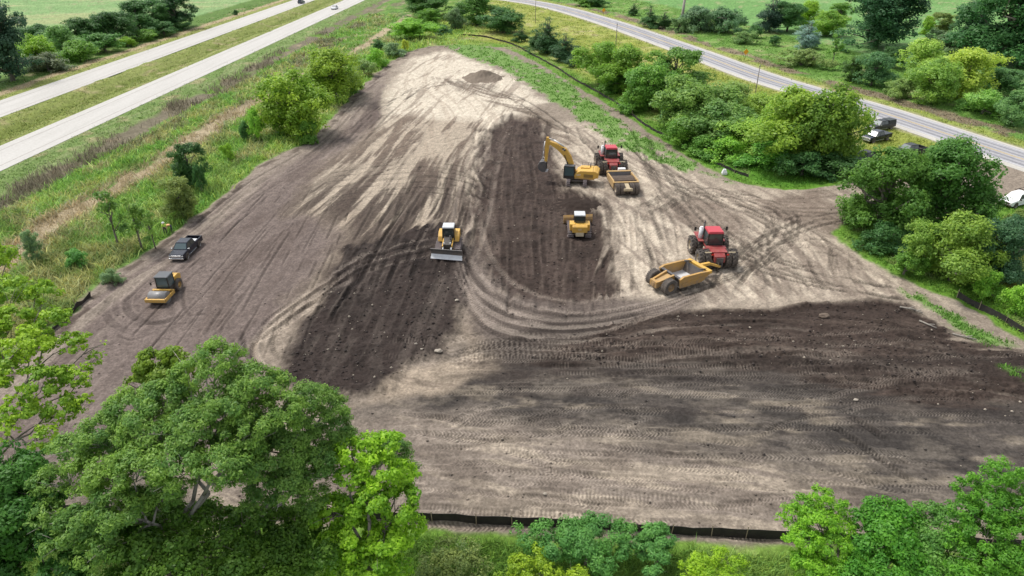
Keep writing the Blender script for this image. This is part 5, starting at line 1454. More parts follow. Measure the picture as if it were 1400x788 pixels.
for sd in (5, 6): proto('oval', sd, 9, 3.6, 'oval', 12500, .34, 32)
for sd in (7, 8): proto('dark', sd, 14, 7.5, 'dome', 24000, .46, 60, hue=.20, bare=.10, blob=.34)
for sd in (9, 10): proto('cedar', sd, 7, 2.4, 'cone', 11000, .26, 46, hue=.16, bare=.04, aspect=.4, blob=.50)
for sd in (11, 12, 13): proto('bush', sd, 3, 2.4, 'dome', 6500, .22, 20, bare=.05, blob=.40)
for sd in (14, 15): proto('sprawl', sd, 3, 3.6, 'wide', 9000, .26, 30, hue=.18, bare=.04, blob=.30)
for sd in (16, 17): proto('sapling', sd, 6, 1.9, 'oval', 1500, .26, 14, bare=.25, blob=.34)

GH = 'trees beyond the highway'
GR = 'trees between site and county road'
def green(*c): return alb(*c) * np.array([2.0, 2.15, 2.4])
_pc = {}
def plant(u, vb, vt, hw, kind, col, label, cat='tree', group=None, hs=1.0):
    """u: middle of the crown, vb/vt: foot and top, hw: half width, all read off the survey photograph"""
    if group == GR: hw *= 1.18; vt -= 5
    if group in (GH, 'trees beyond the county road'): hw *= 1.14
    vm = (vb + vt) / 2
    ub = u + (700 - u) * (vb - vm) / (2079 - vm)
    foot = vb - .33 * hw * (1 if vb - vt > hw else .8)
    x, y = P(ub, foot)
    z = gz(x, y)
    h = max(1.2, (top_height(y, vt) - z)) * hs
    r = 1.14 * hw * depth(y, z + h / 2) / FOC
    lst = PROTO[kind]
    i = _pc.get(kind, 0); _pc[kind] = i + 1
    cme, tme, ph, pr = lst[i % len(lst)]
    root = thing({'cedar': 'cedar_tree', 'bush': 'bush', 'sprawl': 'bush', 'sapling': 'sapling'}.get(kind, 'leafy_tree') if cat == 'tree' or kind == 'cedar' else 'bush', label, cat, (x, y, z - .05), (i * 2.399) % 6.283, group)
    S = (r / pr, r / pr, h / ph)
    for nm, me in (('crown', cme), ('trunk', tme)):
        o = link_mesh(nm, me, root); o.scale = S
        if nm == 'crown': o.color = (col[0] * 1.22, col[1] * 1.12, col[2] * 1.2, 1)
    return root
YG, YG2, MG, DG, DG2, BG, GG, BL, LG = green(122, 156, 48), green(158, 170, 60), green(96, 134, 50), green(62, 96, 46), green(70, 108, 54), green(120, 162, 56), green(112, 138, 88), green(92, 120, 100), green(136, 164, 72)
OG = green(110, 126, 62)
# hedgerow beyond the highway
plant(-2, 124, 8, 36, 'dark', green(56, 84, 58), 'big dark tree at the left edge beyond the highway', 'tree', GH)
plant(49, 72, 36, 19, 'round', DG2, 'dark green tree rising behind the yellow green one near the left edge', 'tree', GH)
plant(82, 82, 38, 18, 'round', green(104, 140, 74), 'pale green tree between two darker ones in the left hedgerow', 'tree', GH)
plant(48, 100, 50, 21, 'round', YG, 'yellow green tree right of the big dark tree beyond the highway', 'tree', GH)
plant(62, 106, 72, 22, 'bush', green(104, 116, 82), 'dull grey green bush at the foot of the left hedgerow', 'bush', GH)
plant(109, 72, 26, 18, 'round', DG, 'dark tree that begins the row of tall hedgerow trees, leftmost of that row', 'tree', GH)
plant(128, 70, 30, 16, 'oval', DG2, 'narrow dark tree second in the tall hedgerow row', 'tree', GH)
plant(151, 68, 17, 22, 'round', DG, 'dark spreading tree in the middle of the tall hedgerow row', 'tree', GH)
plant(186, 56, 4, 23, 'round', DG2, 'tall dark tree right of the middle of the hedgerow row', 'tree', GH)
plant(211, 50, 0, 18, 'oval', DG2, 'upright tree just left of the tallest dark tree in the hedgerow', 'tree', GH)
plant(237, 47, -8, 22, 'dark', green(54, 88, 46), 'tallest dark tree at the right end of the hedgerow', 'tree', GH)
plant(104, 92, 58, 22, 'bush', MG, 'mid green bush in front of the leftmost tall hedgerow tree', 'bush', GH)
plant(140, 80, 48, 24, 'bush', green(84, 126, 56), 'broad green bush below the middle hedgerow tree', 'bush', GH)
plant(173, 68, 50, 10, 'bush', YG, 'small bright yellow green bush along the foot of the hedgerow', 'bush', GH)
plant(198, 62, 42, 15, 'bush', MG, 'green bush right of the bright yellow green one in the hedgerow', 'bush', GH)
plant(222, 56, 32, 18, 'bush', DG2, 'dark bush below the upright hedgerow tree', 'bush', GH)
plant(246, 46, 30, 12, 'bush', DG2, 'dark bush at the right foot of the tallest hedgerow tree', 'bush', GH)
plant(322, 22, 14, 4, 'bush', DG, 'tiny lone dark bush beside the far carriageway', 'bush')
# between the highway and the site
GV = 'trees and bushes between highway and site'
plant(397, 200, 101, 43, 'round', green(120, 148, 46), 'larger of two yellow green trees beside the left edge of the soil, nearer one', 'tree', GV)
plant(452, 150, 70, 38, 'round', green(116, 142, 46), 'yellow green tree just beyond the larger one on the left edge', 'tree', GV)
plant(347, 196, 152, 14, 'bush', BG, 'bright green bush left of the larger yellow green tree', 'bush', GV)
plant(420, 200, 165, 14, 'bush', MG, 'green bush at the right foot of the larger yellow green tree', 'bush', GV)
plant(478, 130, 92, 14, 'bush', MG, 'bush between the second yellow green tree and the soil edge', 'bush', GV)
plant(497, 108, 84, 14, 'bush', green(126, 150, 84), 'pale green bush up the left edge of the soil', 'bush', GV)
plant(517, 72, 50, 9, 'cedar', DG2, 'small dark pointed bush in the verge beside the tan track', 'bush', GV)
plant(514, 96, 66, 14, 'bush', BG, 'bright green bush below the small dark pointed one', 'bush', GV)
plant(536, 82, 60, 15, 'bush', GG, 'greyish bush left of the tiny yellow bush', 'bush', GV)
plant(553, 72, 56, 5, 'bush', YG2, 'tiny yellow bush at the upper left soil edge', 'bush', GV)
plant(565, 61, 28, 26, 'round', BG, 'round bright green tree at the upper end of the left edge', 'tree', GV)
plant(584, 38, -8, 34, 'dark', green(70, 108, 44), 'broad dark tree at the top of the picture behind the round bright one', 'tree', GV)
plant(590, 44, 12, 16, 'oval', MG, 'mid green tree in front of the broad dark tree at the top', 'tree', GV)
plant(603, 50, 34, 16, 'bush', DG2, 'low dark bush right of the round bright tree at the top', 'bush', GV)
plant(622, 44, 14, 14, 'bush', green(96, 120, 76), 'grey green bush between the two dark trees at the top', 'bush', GV)
plant(652, 43, -4, 26, 'round', green(78, 116, 48), 'round dark green tree at the top middle, left of a lower one', 'tree', GV)
plant(688, 53, 13, 25, 'round', green(74, 112, 56), 'lower round dark green tree beside the start of the right silt fence', 'tree', GV)
plant(255, 264, 198, 20, 'oval', DG, 'dark narrow tree leaning over the left verge, above a rounder one', 'tree', GV)
plant(243, 304, 246, 22, 'round', OG, 'olive green tree beside the two workers', 'tree', GV)
plant(272, 268, 228, 10, 'bush', DG2, 'dark bush tucked right of the narrow dark tree', 'bush', GV)
plant(311, 222, 196, 9, 'bush', YG, 'small yellow green bush beside the left soil edge', 'bush', GV)
plant(334, 196, 168, 9, 'bush', DG2, 'small dark bush left of the bright green bush', 'bush', GV)
plant(150, 346, 262, 20, 'sapling', green(96, 128, 56), 'thin leaning sapling with sparse dark leaves, left one of a pair', 'sapling', GV)
plant(182, 348, 262, 20, 'sapling', green(112, 142, 62), 'thin open sapling with bare lower stem, right one of a pair', 'sapling', GV)
plant(205, 345, 290, 14, 'sapling', green(116, 148, 66), 'short sparse sapling just left of the workers', 'sapling', GV)
plant(41, 362, 316, 12, 'oval', GG, 'small grey green tree standing alone in the tan grass', 'tree', GV)
plant(106, 372, 344, 16, 'bush', green(88, 136, 60), 'green bush in the weeds below the two saplings', 'bush', GV)
plant(150, 392, 368, 13, 'bush', GG, 'grey green scrub near the left soil edge', 'bush', GV)
# row between the site and the county road
plant(713, 60, 40, 8, 'cedar', DG, 'small dark cedar first in the row by the right silt fence', 'tree', GR)
plant(748, 80, 28, 18, 'cedar', green(62, 94, 52), 'tall dark cedar left of a group of three by the silt fence', 'tree', GR)
plant(735, 72, 44, 12, 'cedar', DG, 'low dark cedar at the left foot of the tall cedar', 'tree', GR)
plant(772, 90, 50, 16, 'cedar', green(60, 92, 54), 'dark cedar in the middle of the group of three', 'tree', GR)
plant(786, 96, 68, 11, 'cedar', green(62, 92, 56), 'short dark cedar at the right of the group of three', 'tree', GR)
plant(821, 124, 64, 22, 'round', green(112, 146, 52), 'light green tree right after the cedars in the roadside row', 'tree', GR)
plant(858, 136, 72, 27, 'round', green(104, 138, 48), 'leafy green tree second after the cedars', 'tree', GR)
plant(924, 140, 72, 27, 'oval', green(92, 128, 50), 'tall green tree standing behind the others in the roadside row', 'tree', GR)
plant(893, 162, 92, 29, 'round', green(100, 140, 54), 'full green tree in front of the tall one in the roadside row', 'tree', GR)
plant(956, 132, 104, 15, 'round', green(80, 116, 46), 'small dark tree behind the greyer round tree', 'tree', GR)
plant(946, 194, 116, 38, 'round', green(108, 138, 62), 'greyish green round tree midway along the right silt fence', 'tree', GR)
plant(1000, 180, 122, 30, 'round', green(116, 142, 70), 'paler feathery tree behind the lower shrubs midway', 'tree', GR)
plant(985, 212, 146, 36, 'round', green(106, 138, 66), 'feathery green shrub tree closest to the fence end', 'tree', GR)
plant(1022, 222, 170, 30, 'round', green(132, 164, 66), 'bright green shrub at the foot of the feathery trees', 'bush', GR)
plant(1040, 190, 136, 26, 'round', green(126, 152, 58), 'light green tree left of the big yellow green pair', 'tree', GR)
plant(1086, 238, 134, 44, 'round', green(116, 144, 48), 'left one of the big yellow green pair by the county road', 'tree', GR)
plant(1138, 240, 126, 36, 'round', green(104, 134, 44), 'right one of the big yellow green pair, in front of the parked pickups', 'tree', GR)
plant(1052, 240, 204, 30, 'bush', green(98, 146, 56), 'low green bush at the left foot of the yellow green pair', 'bush', GR)
plant(1100, 250, 216, 26, 'bush', DG2, 'dark low bush under the left yellow green tree', 'bush', GR)
plant(1143, 250, 214, 30, 'bush', DG, 'dark low bush under the right yellow green tree', 'bush', GR)
plant(868, 160, 130, 20, 'bush', MG, 'low bush between two trees at the silt fence', 'bush', GR)
plant(838, 132, 94, 18, 'oval', green(88, 126, 48), 'narrow green tree squeezed between the first two trees after the cedars', 'tree', GR)
plant(905, 150, 108, 22, 'round', green(84, 120, 46), 'dark green tree between the full tree and the tall one behind', 'tree', GR)
plant(966, 168, 124, 26, 'round', green(98, 132, 56), 'mid green tree behind the greyish round tree', 'tree', GR)
plant(1062, 214, 150, 28, 'round', green(112, 146, 52), 'green tree filling the gap left of the yellow green pair', 'tree', GR)
plant(1116, 238, 140, 34, 'round', green(102, 132, 46), 'olive tree wedged between the yellow green pair', 'tree', GR)
plant(930, 204, 168, 22, 'bush', MG, 'low green bush at the fence below the greyish round tree', 'bush', GR)
plant(968, 222, 190, 24, 'bush', green(90, 130, 50), 'low green bush where the right silt fence ends', 'bush', GR)
plant(1000, 228, 196, 24, 'bush', BG, 'bright low bush right of the fence end', 'bush', GR)
plant(918, 186, 152, 18, 'bush', DG2, 'dark low bush at the foot of the full green tree', 'bush', GR)
# clump by the entrance
GE = 'trees and shrubs by the site entrance'
plant(1216, 335, 206, 57, 'dark', green(82, 118, 44), 'big leafy tree overhanging the entrance, left one of the large pair', 'tree', GE)
plant(1292, 335, 198, 58, 'dark', green(76, 116, 46), 'biggest tree at the entrance, right one of the large pair', 'tree', GE)
plant(1336, 330, 256, 26, 'round', green(74, 112, 46), 'dark tree in front of the white work truck', 'tree', GE)
plant(1208, 352, 308, 28, 'bush', DG2, 'dark bush on the grassy point below the entrance track', 'bush', GE)
plant(1268, 376, 306, 28, 'round', green(112, 142, 56), 'yellow green shrub right of the dark bush at the entrance', 'bush', GE)
plant(1316, 398, 300, 44, 'round', green(110, 138, 52), 'broad yellow green tree behind the lower right silt fence', 'tree', GE)
plant(1378, 400, 300, 36, 'dark', green(70, 104, 66), 'dark grey green tree at the right edge above the fence', 'tree', GE)
plant(1352, 412, 372, 22, 'bush', BG, 'bright green bush in front of the broad yellow green tree', 'bush', GE)
plant(1240, 384, 350, 22, 'bush', MG, 'mid green bush hugging the grass strip by the entrance', 'bush', GE)
plant(1282, 372, 330, 26, 'round', MG, 'mid green shrub filling between the yellow green shrub and the broad tree', 'bush', GE)
plant(1360, 384, 330, 30, 'round', green(84, 118, 52), 'dark green shrub between the broad yellow green tree and the right edge', 'bush', GE)
plant(1250, 340, 296, 30, 'bush', DG2, 'dark undergrowth beneath the biggest entrance tree', 'bush', GE)
plant(1398, 436, 392, 22, 'bush', BG, 'bright bush cut by the right edge above the silt fence', 'bush', GE)
plant(1395, 318, 290, 18, 'bush', green(104, 124, 56), 'low olive bush below the white work truck', 'bush', GE)
# beyond the county road
GB = 'trees beyond the county road'
plant(797, 14, -8, 14, 'bush', MG, 'small round green tree above the road bend, left one', 'tree', GB)
plant(816, 14, -4, 13, 'bush', DG2, 'small round dark tree above the road bend, right one', 'tree', GB)
plant(867, 24, 4, 7, 'cedar', DG, 'smallest dark cedar beyond the county road', 'tree', GB)
plant(889, 42, 6, 12, 'cedar', green(64, 100, 50), 'pointed dark cedar left of the bare grey trunk', 'tree', GB)
plant(909, 43, 16, 10, 'cedar', DG, 'squat dark cedar between pointed cedar and bare trunk', 'tree', GB)
plant(956, 52, 12, 26, 'sprawl', green(94, 122, 82), 'spreading grey green thicket right of the bare trunk', 'bush', GB)
plant(992, 54, 14, 26, 'sprawl', green(88, 120, 76), 'spreading grey green thicket further right of the bare trunk', 'bush', GB)
plant(930, 50, 26, 13, 'sprawl', green(98, 126, 74), 'low vine covered mound at the foot of the bare trunk', 'bush', GB)
plant(1057, 50, -12, 17, 'cedar', green(58, 84, 62), 'tall dark conifer right of the grey green thickets', 'tree', GB)
plant(1080, 50, 4, 18, 'round', DG2, 'green tree right of the tall dark conifer', 'tree', GB)
plant(1107, 44, 4, 15, 'round', YG, 'yellow green tree behind the blue spruce', 'tree', GB)
plant(1134, 56, 16, 18, 'round', green(116, 150, 54), 'bright tree right of the blue spruce', 'tree', GB)
plant(1150, 40, 4, 14, 'oval', MG, 'upright green tree left of the great dark tree', 'tree', GB)
plant(1106, 72, 28, 15, 'cedar', green(120, 146, 128), 'blue grey spruce beyond the county road', 'tree', GB)
plant(1143, 90, 44, 9, 'sapling', MG, 'slender young tree left of the great dark tree', 'tree', GB)
plant(1098, 98, 70, 28, 'sprawl', green(116, 136, 72), 'brownish green mound of brush beside the county road', 'bush', GB)
plant(1061, 66, 50, 8, 'bush', DG2, 'small dark bush by the brush mound', 'bush', GB)
plant(1209, 82, -18, 48, 'dark', green(58, 94, 56), 'great dark spreading tree beyond the county road', 'tree', GB)
plant(1268, 50, 22, 7, 'oval', YG, 'small yellowish tree standing in the far field, left one', 'tree', GB)
plant(1291, 50, 18, 12, 'oval', OG, 'small olive tree standing in the far field, right one', 'tree', GB)
plant(1169, 116, 78, 12, 'oval', green(74, 104, 46), 'narrow dark tree in front of the great dark tree', 'tree', GB)
plant(1197, 124, 74, 18, 'round', green(78, 116, 68), 'rounded blue green tree in front of the great dark tree', 'tree', GB)
plant(1226, 98, 64, 13, 'round', DG, 'dark tree under the right side of the great dark tree', 'tree', GB)
plant(1262, 122, 58, 26, 'round', LG, 'light green tree right of the great dark tree', 'tree', GB)
plant(1298, 84, 46, 34, 'sprawl', green(106, 130, 84), 'hazy grey green thicket in front of the far field', 'bush', GB)
plant(1284, 152, 84, 28, 'round', green(116, 148, 60), 'leafy green tree left of the yellow green one across the road', 'tree', GB)
plant(1325, 146, 70, 30, 'round', green(146, 166, 66), 'yellow green tree across the road on the right', 'tree', GB)
plant(1388, 108, -24, 58, 'dark', green(62, 102, 52), 'huge dark tree in the upper right corner', 'tree', GB)
plant(1332, 70, 4, 20, 'dark', green(64, 98, 60), 'dark tree joined to the left of the huge corner tree', 'tree', GB)
plant(1350, 166, 124, 28, 'bush', green(120, 158, 70), 'bright round bush near the road on the right', 'bush', GB)
plant(1372, 140, 94, 24, 'round', green(84, 120, 66), 'mid green tree below the huge corner tree', 'tree', GB)
plant(1394, 180, 128, 20, 'round', green(92, 128, 70), 'green tree cut by the right edge above the road', 'tree', GB)
plant(1233, 140, 110, 20, 'sprawl', green(118, 142, 74), 'low tangled brush above the stony ditch', 'bush', GB)
plant(1020, 66, 44, 16, 'sprawl', green(112, 140, 76), 'pale brush on the slope right of the thickets', 'bush', GB)
plant(1032, 56, 36, 10, 'bush', DG2, 'dark bush on the slope left of the tall dark conifer', 'bush', GB)

# ---- foreground trees, limb by limb
def grown_tree(name, label, cat, base, fork_h, blobs, nleaf, size, col, bark='bark', seed=1, r0=.28, hue=.25, sub=16, aspect=.5, up=.45, droop=0., group=None, sub_r=.40, lean=(0, 0), rand=.8, flat=.6):
    """blobs: (u, v, distance, radius in px of the photograph) for each foliage mass"""
    rng = np.random.default_rng(seed)
    bx, by = base; bz = gz(bx, by)
    root = thing(name, label, cat, (bx, by, bz - .05), 0, group)
    bl = []
    for (u, v, Y, rp) in blobs:
        p = P3(u, v, Y); r = rp * depth(Y, p.z) / FOC
        zz = max(p.z - bz, .4 * r)
        bl.append((p.x - bx, p.y - by, zz, r, r * .78))
    me = leaf_cloud('crown', bl, nleaf, size, rng, hue=hue, sub=sub, aspect=aspect, up=up, droop=droop, sub_r=sub_r, rand=rand, flat=flat)
    o = link_mesh('crown', me, root); o.color = (*col, 1)
    fork = np.array([lean[0], lean[1], fork_h])
    segs = crooked((0, 0, -.3), fork, r0 * 1.15, r0 * .8, rng, 4, .025)
    nl = max(3, len(bl) // 4)
    order = sorted(range(len(bl)), key=lambda k: math.atan2(bl[k][1] - fork[1], bl[k][0] - fork[0]))
    for g in range(nl):
        mem = order[g::1][0:0] or order[g * len(order) // nl:(g + 1) * len(order) // nl]
        if not mem: continue
        c = np.mean([bl[k][:3] for k in mem], 0)
        mid = fork + (c - fork) * .55 + np.array([0, 0, .1 * np.linalg.norm(c - fork)])
        segs += crooked(fork, mid, r0 * .55, r0 * .34, rng, 4, .05)
        for k in mem:
            tip = np.array(bl[k][:3])
            segs += crooked(mid, tip, r0 * .30, r0 * .08, rng, 4, .06)
            for q in range(4):
                d = rng.normal(size=3) * bl[k][3] * .55; d[2] = abs(d[2]) * .6
                segs += crooked(tip - (tip - mid) * .25, tip + d, r0 * .10, r0 * .03, rng, 2, .06)
    link_mesh('trunk', limb_mesh('trunk', segs, bark, 8), root)
    return root
def gp(u, v): p = P(u, v); return (float(p[0]), float(p[1]))
GF = 'foreground trees'
# the large grey green tree at the lower left
grown_tree('leafy_tree', 'largest grey green tree at the lower left with pale forked limbs showing', 'tree', gp(288, 862), 7.0,
           [(300, 492, 29, 38), (262, 512, 29, 34), (345, 520, 28.5, 40), (310, 545, 27.5, 44), (225, 548, 28, 40), (180, 560, 28, 42), (140, 590, 27, 40), (95, 620, 26.5, 38), (205, 590, 26.5, 46), (265, 590, 26.5, 48), (340, 590, 26.5, 44),
            (385, 560, 28, 40), (70, 660, 25.5, 34), (130, 645, 25, 44), (190, 640, 24.5, 46), (245, 640, 24.5, 44), (305, 640, 24.5, 42), (60, 705, 24, 30), (115, 715, 23.5, 42), (160, 695, 23.5, 42), (85, 745, 23, 34), (130, 752, 22.5, 36), (345, 640, 25.5, 36), (235, 545, 28.5, 34), (275, 560, 28, 36), (375, 530, 29, 34), (325, 600, 27, 40), (160, 610, 27, 36), (225, 675, 24.5, 34), (185, 690, 24, 34), (330, 560, 28, 36)],
           110000, .18, green(112, 140, 64), 'palebark', 21, .24, .34, 34, .42, .45, group=GF, sub_r=.27)
grown_tree('leafy_tree', 'grey green tree right of the largest one, behind the bright green tree', 'tree', gp(382, 835), 7.5,
           [(420, 548, 29.5, 36), (450, 560, 30, 34), (400, 590, 28.5, 42), (455, 590, 29.5, 36), (380, 620, 27, 44), (420, 640, 27, 42), (395, 660, 26, 40), (470, 600, 30, 26), (350, 600, 27.5, 34), (530, 620, 31, 34), (552, 645, 31, 26), (362, 668, 26, 32), (425, 680, 26.5, 32), (440, 635, 28, 30), (345, 690, 25.5, 26)],
           50000, .17, green(106, 134, 62), 'palebark', 22, .18, .32, 32, .42, .45, group=GF, sub_r=.27)
grown_tree('leafy_tree', 'small olive crown poking up behind the top of the largest grey green tree', 'tree', gp(215, 640), 3.5,
           [(212, 494, 34, 26), (236, 488, 34, 20), (228, 516, 33.5, 30), (195, 512, 33.5, 20), (250, 512, 34, 22), (180, 520, 33, 12)],
           9000, .22, green(112, 134, 44), 'bark', 23, .16, .25, 14, .6, .35, group=GF)
grown_tree('leafy_tree', 'bright lime green tree at the bottom left of centre, standing before the black fence', 'tree', gp(512, 850), 5.5,
           [(505, 606, 29, 26), (532, 606, 29, 26), (480, 618, 28.5, 30), (520, 640, 28, 36), (475, 650, 27.5, 26), (550, 650, 28.5, 28), (455, 700, 26.5, 34), (500, 690, 26.5, 40), (545, 690, 27, 36), (565, 720, 27, 24), (480, 735, 25.5, 42), (525, 745, 25.5, 40), (450, 752, 25, 30), (500, 780, 24.5, 40), (470, 790, 24, 36), (545, 780, 25, 26), (438, 690, 26.5, 18)],
           34000, .20, green(134, 168, 48), 'bark', 24, .2, .34, 30, .62, .3, group=GF, sub_r=.27)
grown_tree('leafy_tree', 'sparse yellow green tree at the left edge, soil showing through its branches', 'tree', gp(-20, 780), 6.5,
           [(20, 395, 40, 30), (60, 400, 40, 26), (15, 440, 38, 36), (75, 440, 38, 30), (40, 470, 36, 36), (100, 470, 37, 26), (130, 490, 37, 16), (10, 510, 35, 32), (60, 520, 34, 34), (110, 515, 35, 26), (30, 560, 32.5, 32), (85, 560, 33, 30), (60, 600, 31, 28), (5, 590, 31, 22), (-15, 350, 42, 32), (-30, 420, 40, 34), (10, 352, 43, 22), (140, 470, 38, 10), (-20, 480, 36, 30), (115, 550, 33.5, 18)],
           19000, .23, green(132, 158, 50), 'bark', 25, .2, .32, 26, .66, .25, group=GF, sub_r=.26, lean=(1.0, 1.2))
grown_tree('leafy_tree', 'dark green tree filling the bottom left corner', 'tree', gp(20, 850), 4.0,
           [(20, 660, 26, 46), (60, 690, 25, 30), (15, 720, 24, 48), (60, 740, 23.5, 30), (30, 775, 23, 44), (-30, 700, 25, 44), (35, 640, 27.5, 30), (-10, 770, 23, 40), (10, 620, 28, 22), (90, 780, 22.5, 34)],
           30000, .21, green(66, 106, 40), 'bark', 26, .22, .24, 16, .6, .3, group=GF)
grown_tree('leafy_tree', 'shaded olive understory tree beneath the largest grey green tree', 'tree', gp(220, 850), 2.2,
           [(190, 760, 22.5, 40), (235, 750, 23, 36), (230, 785, 22, 40), (270, 775, 22.5, 30), (180, 800, 21.5, 40), (320, 780, 22.5, 30), (365, 770, 23.5, 34), (410, 770, 24, 32), (350, 730, 25.5, 30), (415, 720, 26, 30), (300, 805, 21.5, 34), (380, 805, 22, 36), (300, 735, 24, 26), (270, 720, 24.5, 24), (395, 740, 25, 30), (330, 755, 23.8, 28), (440, 760, 24, 26), (200, 722, 24.5, 30), (245, 705, 25, 28), (160, 738, 24, 30), (345, 705, 25.5, 24), (280, 700, 26, 26), (120, 730, 25, 30), (310, 712, 26, 26), (375, 705, 26.5, 26), (215, 690, 26.5, 26), (415, 700, 27, 22)],
           44000, .19, green(86, 116, 40), 'bark', 27, .18, .25, 16, .6, .3, group=GF)
GC = 'shrubs along the bottom edge'
grown_tree('bush', 'large dark green shrub at the bottom centre, overlapping the black fence', 'bush', gp(800, 775), 1.1,
           [(815, 722, 30, 26), (780, 726, 29.6, 26), (745, 728, 29.4, 22), (850, 730, 29.5, 22), (800, 745, 28.6, 30), (760, 748, 28.4, 26), (840, 750, 28.6, 24), (722, 740, 29, 18), (705, 724, 30, 12), (820, 768, 27.6, 22), (865, 742, 29, 14)],
           17000, .21, green(98, 142, 68), 'bark', 31, .10, .20, 14, .36, .45, group=GC)
grown_tree('bush', 'smaller dark green shrub just right of the large bottom centre shrub', 'bush', gp(895, 790), 1.1,
           [(892, 728, 29.6, 20), (905, 742, 29, 20), (882, 748, 28.8, 18), (900, 765, 28, 18), (893, 785, 27, 15), (918, 735, 29.2, 10)],
           7500, .21, green(100, 144, 72), 'bark', 32, .08, .20, 14, .36, .45, group=GC)
grown_tree('bush', 'olive yellow shrub in front of the large bottom centre shrub', 'bush', gp(735, 800), .8,
           [(735, 762, 28, 22), (712, 775, 27.4, 22), (755, 780, 27, 20), (735, 790, 26.6, 22), (695, 795, 26.5, 20), (790, 790, 26.5, 20)],
           7000, .17, green(134, 156, 44), 'bark', 33, .07, .28, 14, .5, .4, group=GC)
grown_tree('bush', 'dull brownish green shrub right of the bright lime green tree', 'bush', gp(615, 800), .8,
           [(610, 752, 28.5, 24), (640, 752, 28.5, 22), (585, 770, 27.6, 24), (622, 775, 27.4, 26), (655, 775, 27.6, 20), (600, 795, 26.6, 24), (650, 795, 26.6, 22)],
           8500, .15, green(124, 136, 74), 'bark', 34, .07, .25, 14, .5, .4, group=GC)
grown_tree('bush', 'yellow green shrub low at the bottom between the dark shrub and the right trees', 'bush', gp(960, 805), .7,
           [(960, 768, 27.6, 20), (985, 762, 28, 18), (940, 782, 27, 18), (1010, 772, 27.4, 16), (970, 790, 26.6, 20), (1000, 792, 26.6, 20)],
           7000, .15, green(140, 168, 44), 'bark', 35, .06, .28, 14, .4, .5, group=GC)
grown_tree('leafy_tree', 'feathery yellow green tree at the bottom, leftmost of the lower right trees', 'tree', gp(1128, 840), 3.2,
           [(1122, 680, 29.5, 22), (1105, 695, 29, 24), (1145, 692, 29, 20), (1120, 715, 28, 32), (1085, 702, 28.8, 20), (1150, 722, 28, 22), (1100, 742, 27, 30), (1140, 750, 26.8, 30), (1110, 775, 26, 32), (1150, 785, 25.6, 26), (1072, 710, 28.6, 14), (1130, 798, 25, 30)],
           22000, .17, green(118, 160, 44), 'bark', 41, .14, .32, 28, .42, .4, droop=.3, group=GF, sub_r=.28)
grown_tree('leafy_tree', 'glossy mid green tree between the feathery tree and the lower right corner tree', 'tree', gp(1215, 850), 2.6,
           [(1205, 700, 29, 26), (1235, 705, 29, 26), (1180, 712, 28.6, 22), (1215, 730, 27.6, 34), (1185, 752, 26.8, 30), (1240, 748, 27, 30), (1215, 775, 25.8, 36), (1170, 785, 25.4, 28), (1255, 785, 25.6, 28), (1200, 800, 24.8, 32), (1250, 715, 28.6, 14)],
           26000, .18, green(86, 136, 44), 'bark', 42, .14, .32, 28, .62, .35, group=GF)
grown_tree('leafy_tree', 'tall bright green tree in the lower right corner', 'tree', gp(1375, 850), 4.0,
           [(1345, 655, 29, 26), (1375, 645, 29.5, 26), (1400, 660, 29.5, 26), (1325, 672, 28.6, 24), (1360, 690, 28, 36), (1400, 700, 28, 36), (1318, 700, 27.8, 26), (1340, 725, 27, 36), (1385, 735, 26.6, 40), (1310, 740, 26.8, 28), (1345, 765, 25.8, 38), (1395, 775, 25.4, 40), (1315, 785, 25.2, 34), (1360, 800, 24.8, 38), (1430, 690, 28.6, 36)],
           42000, .18, green(92, 138, 44), 'bark', 43, .16, .34, 30, .42, .35, droop=.2, group=GF, sub_r=.28)
grown_tree('leafy_tree', 'duller sage green tree left of the tall lower right corner tree', 'tree', gp(1290, 840), 2.4,
           [(1275, 702, 28.8, 22), (1298, 712, 28.4, 22), (1285, 735, 27.4, 28), (1270, 760, 26.6, 26), (1292, 775, 26, 28), (1275, 795, 25.2, 28)],
           12000, .17, green(98, 138, 62), 'bark', 44, .12, .24, 14, .45, .35, group=GF)

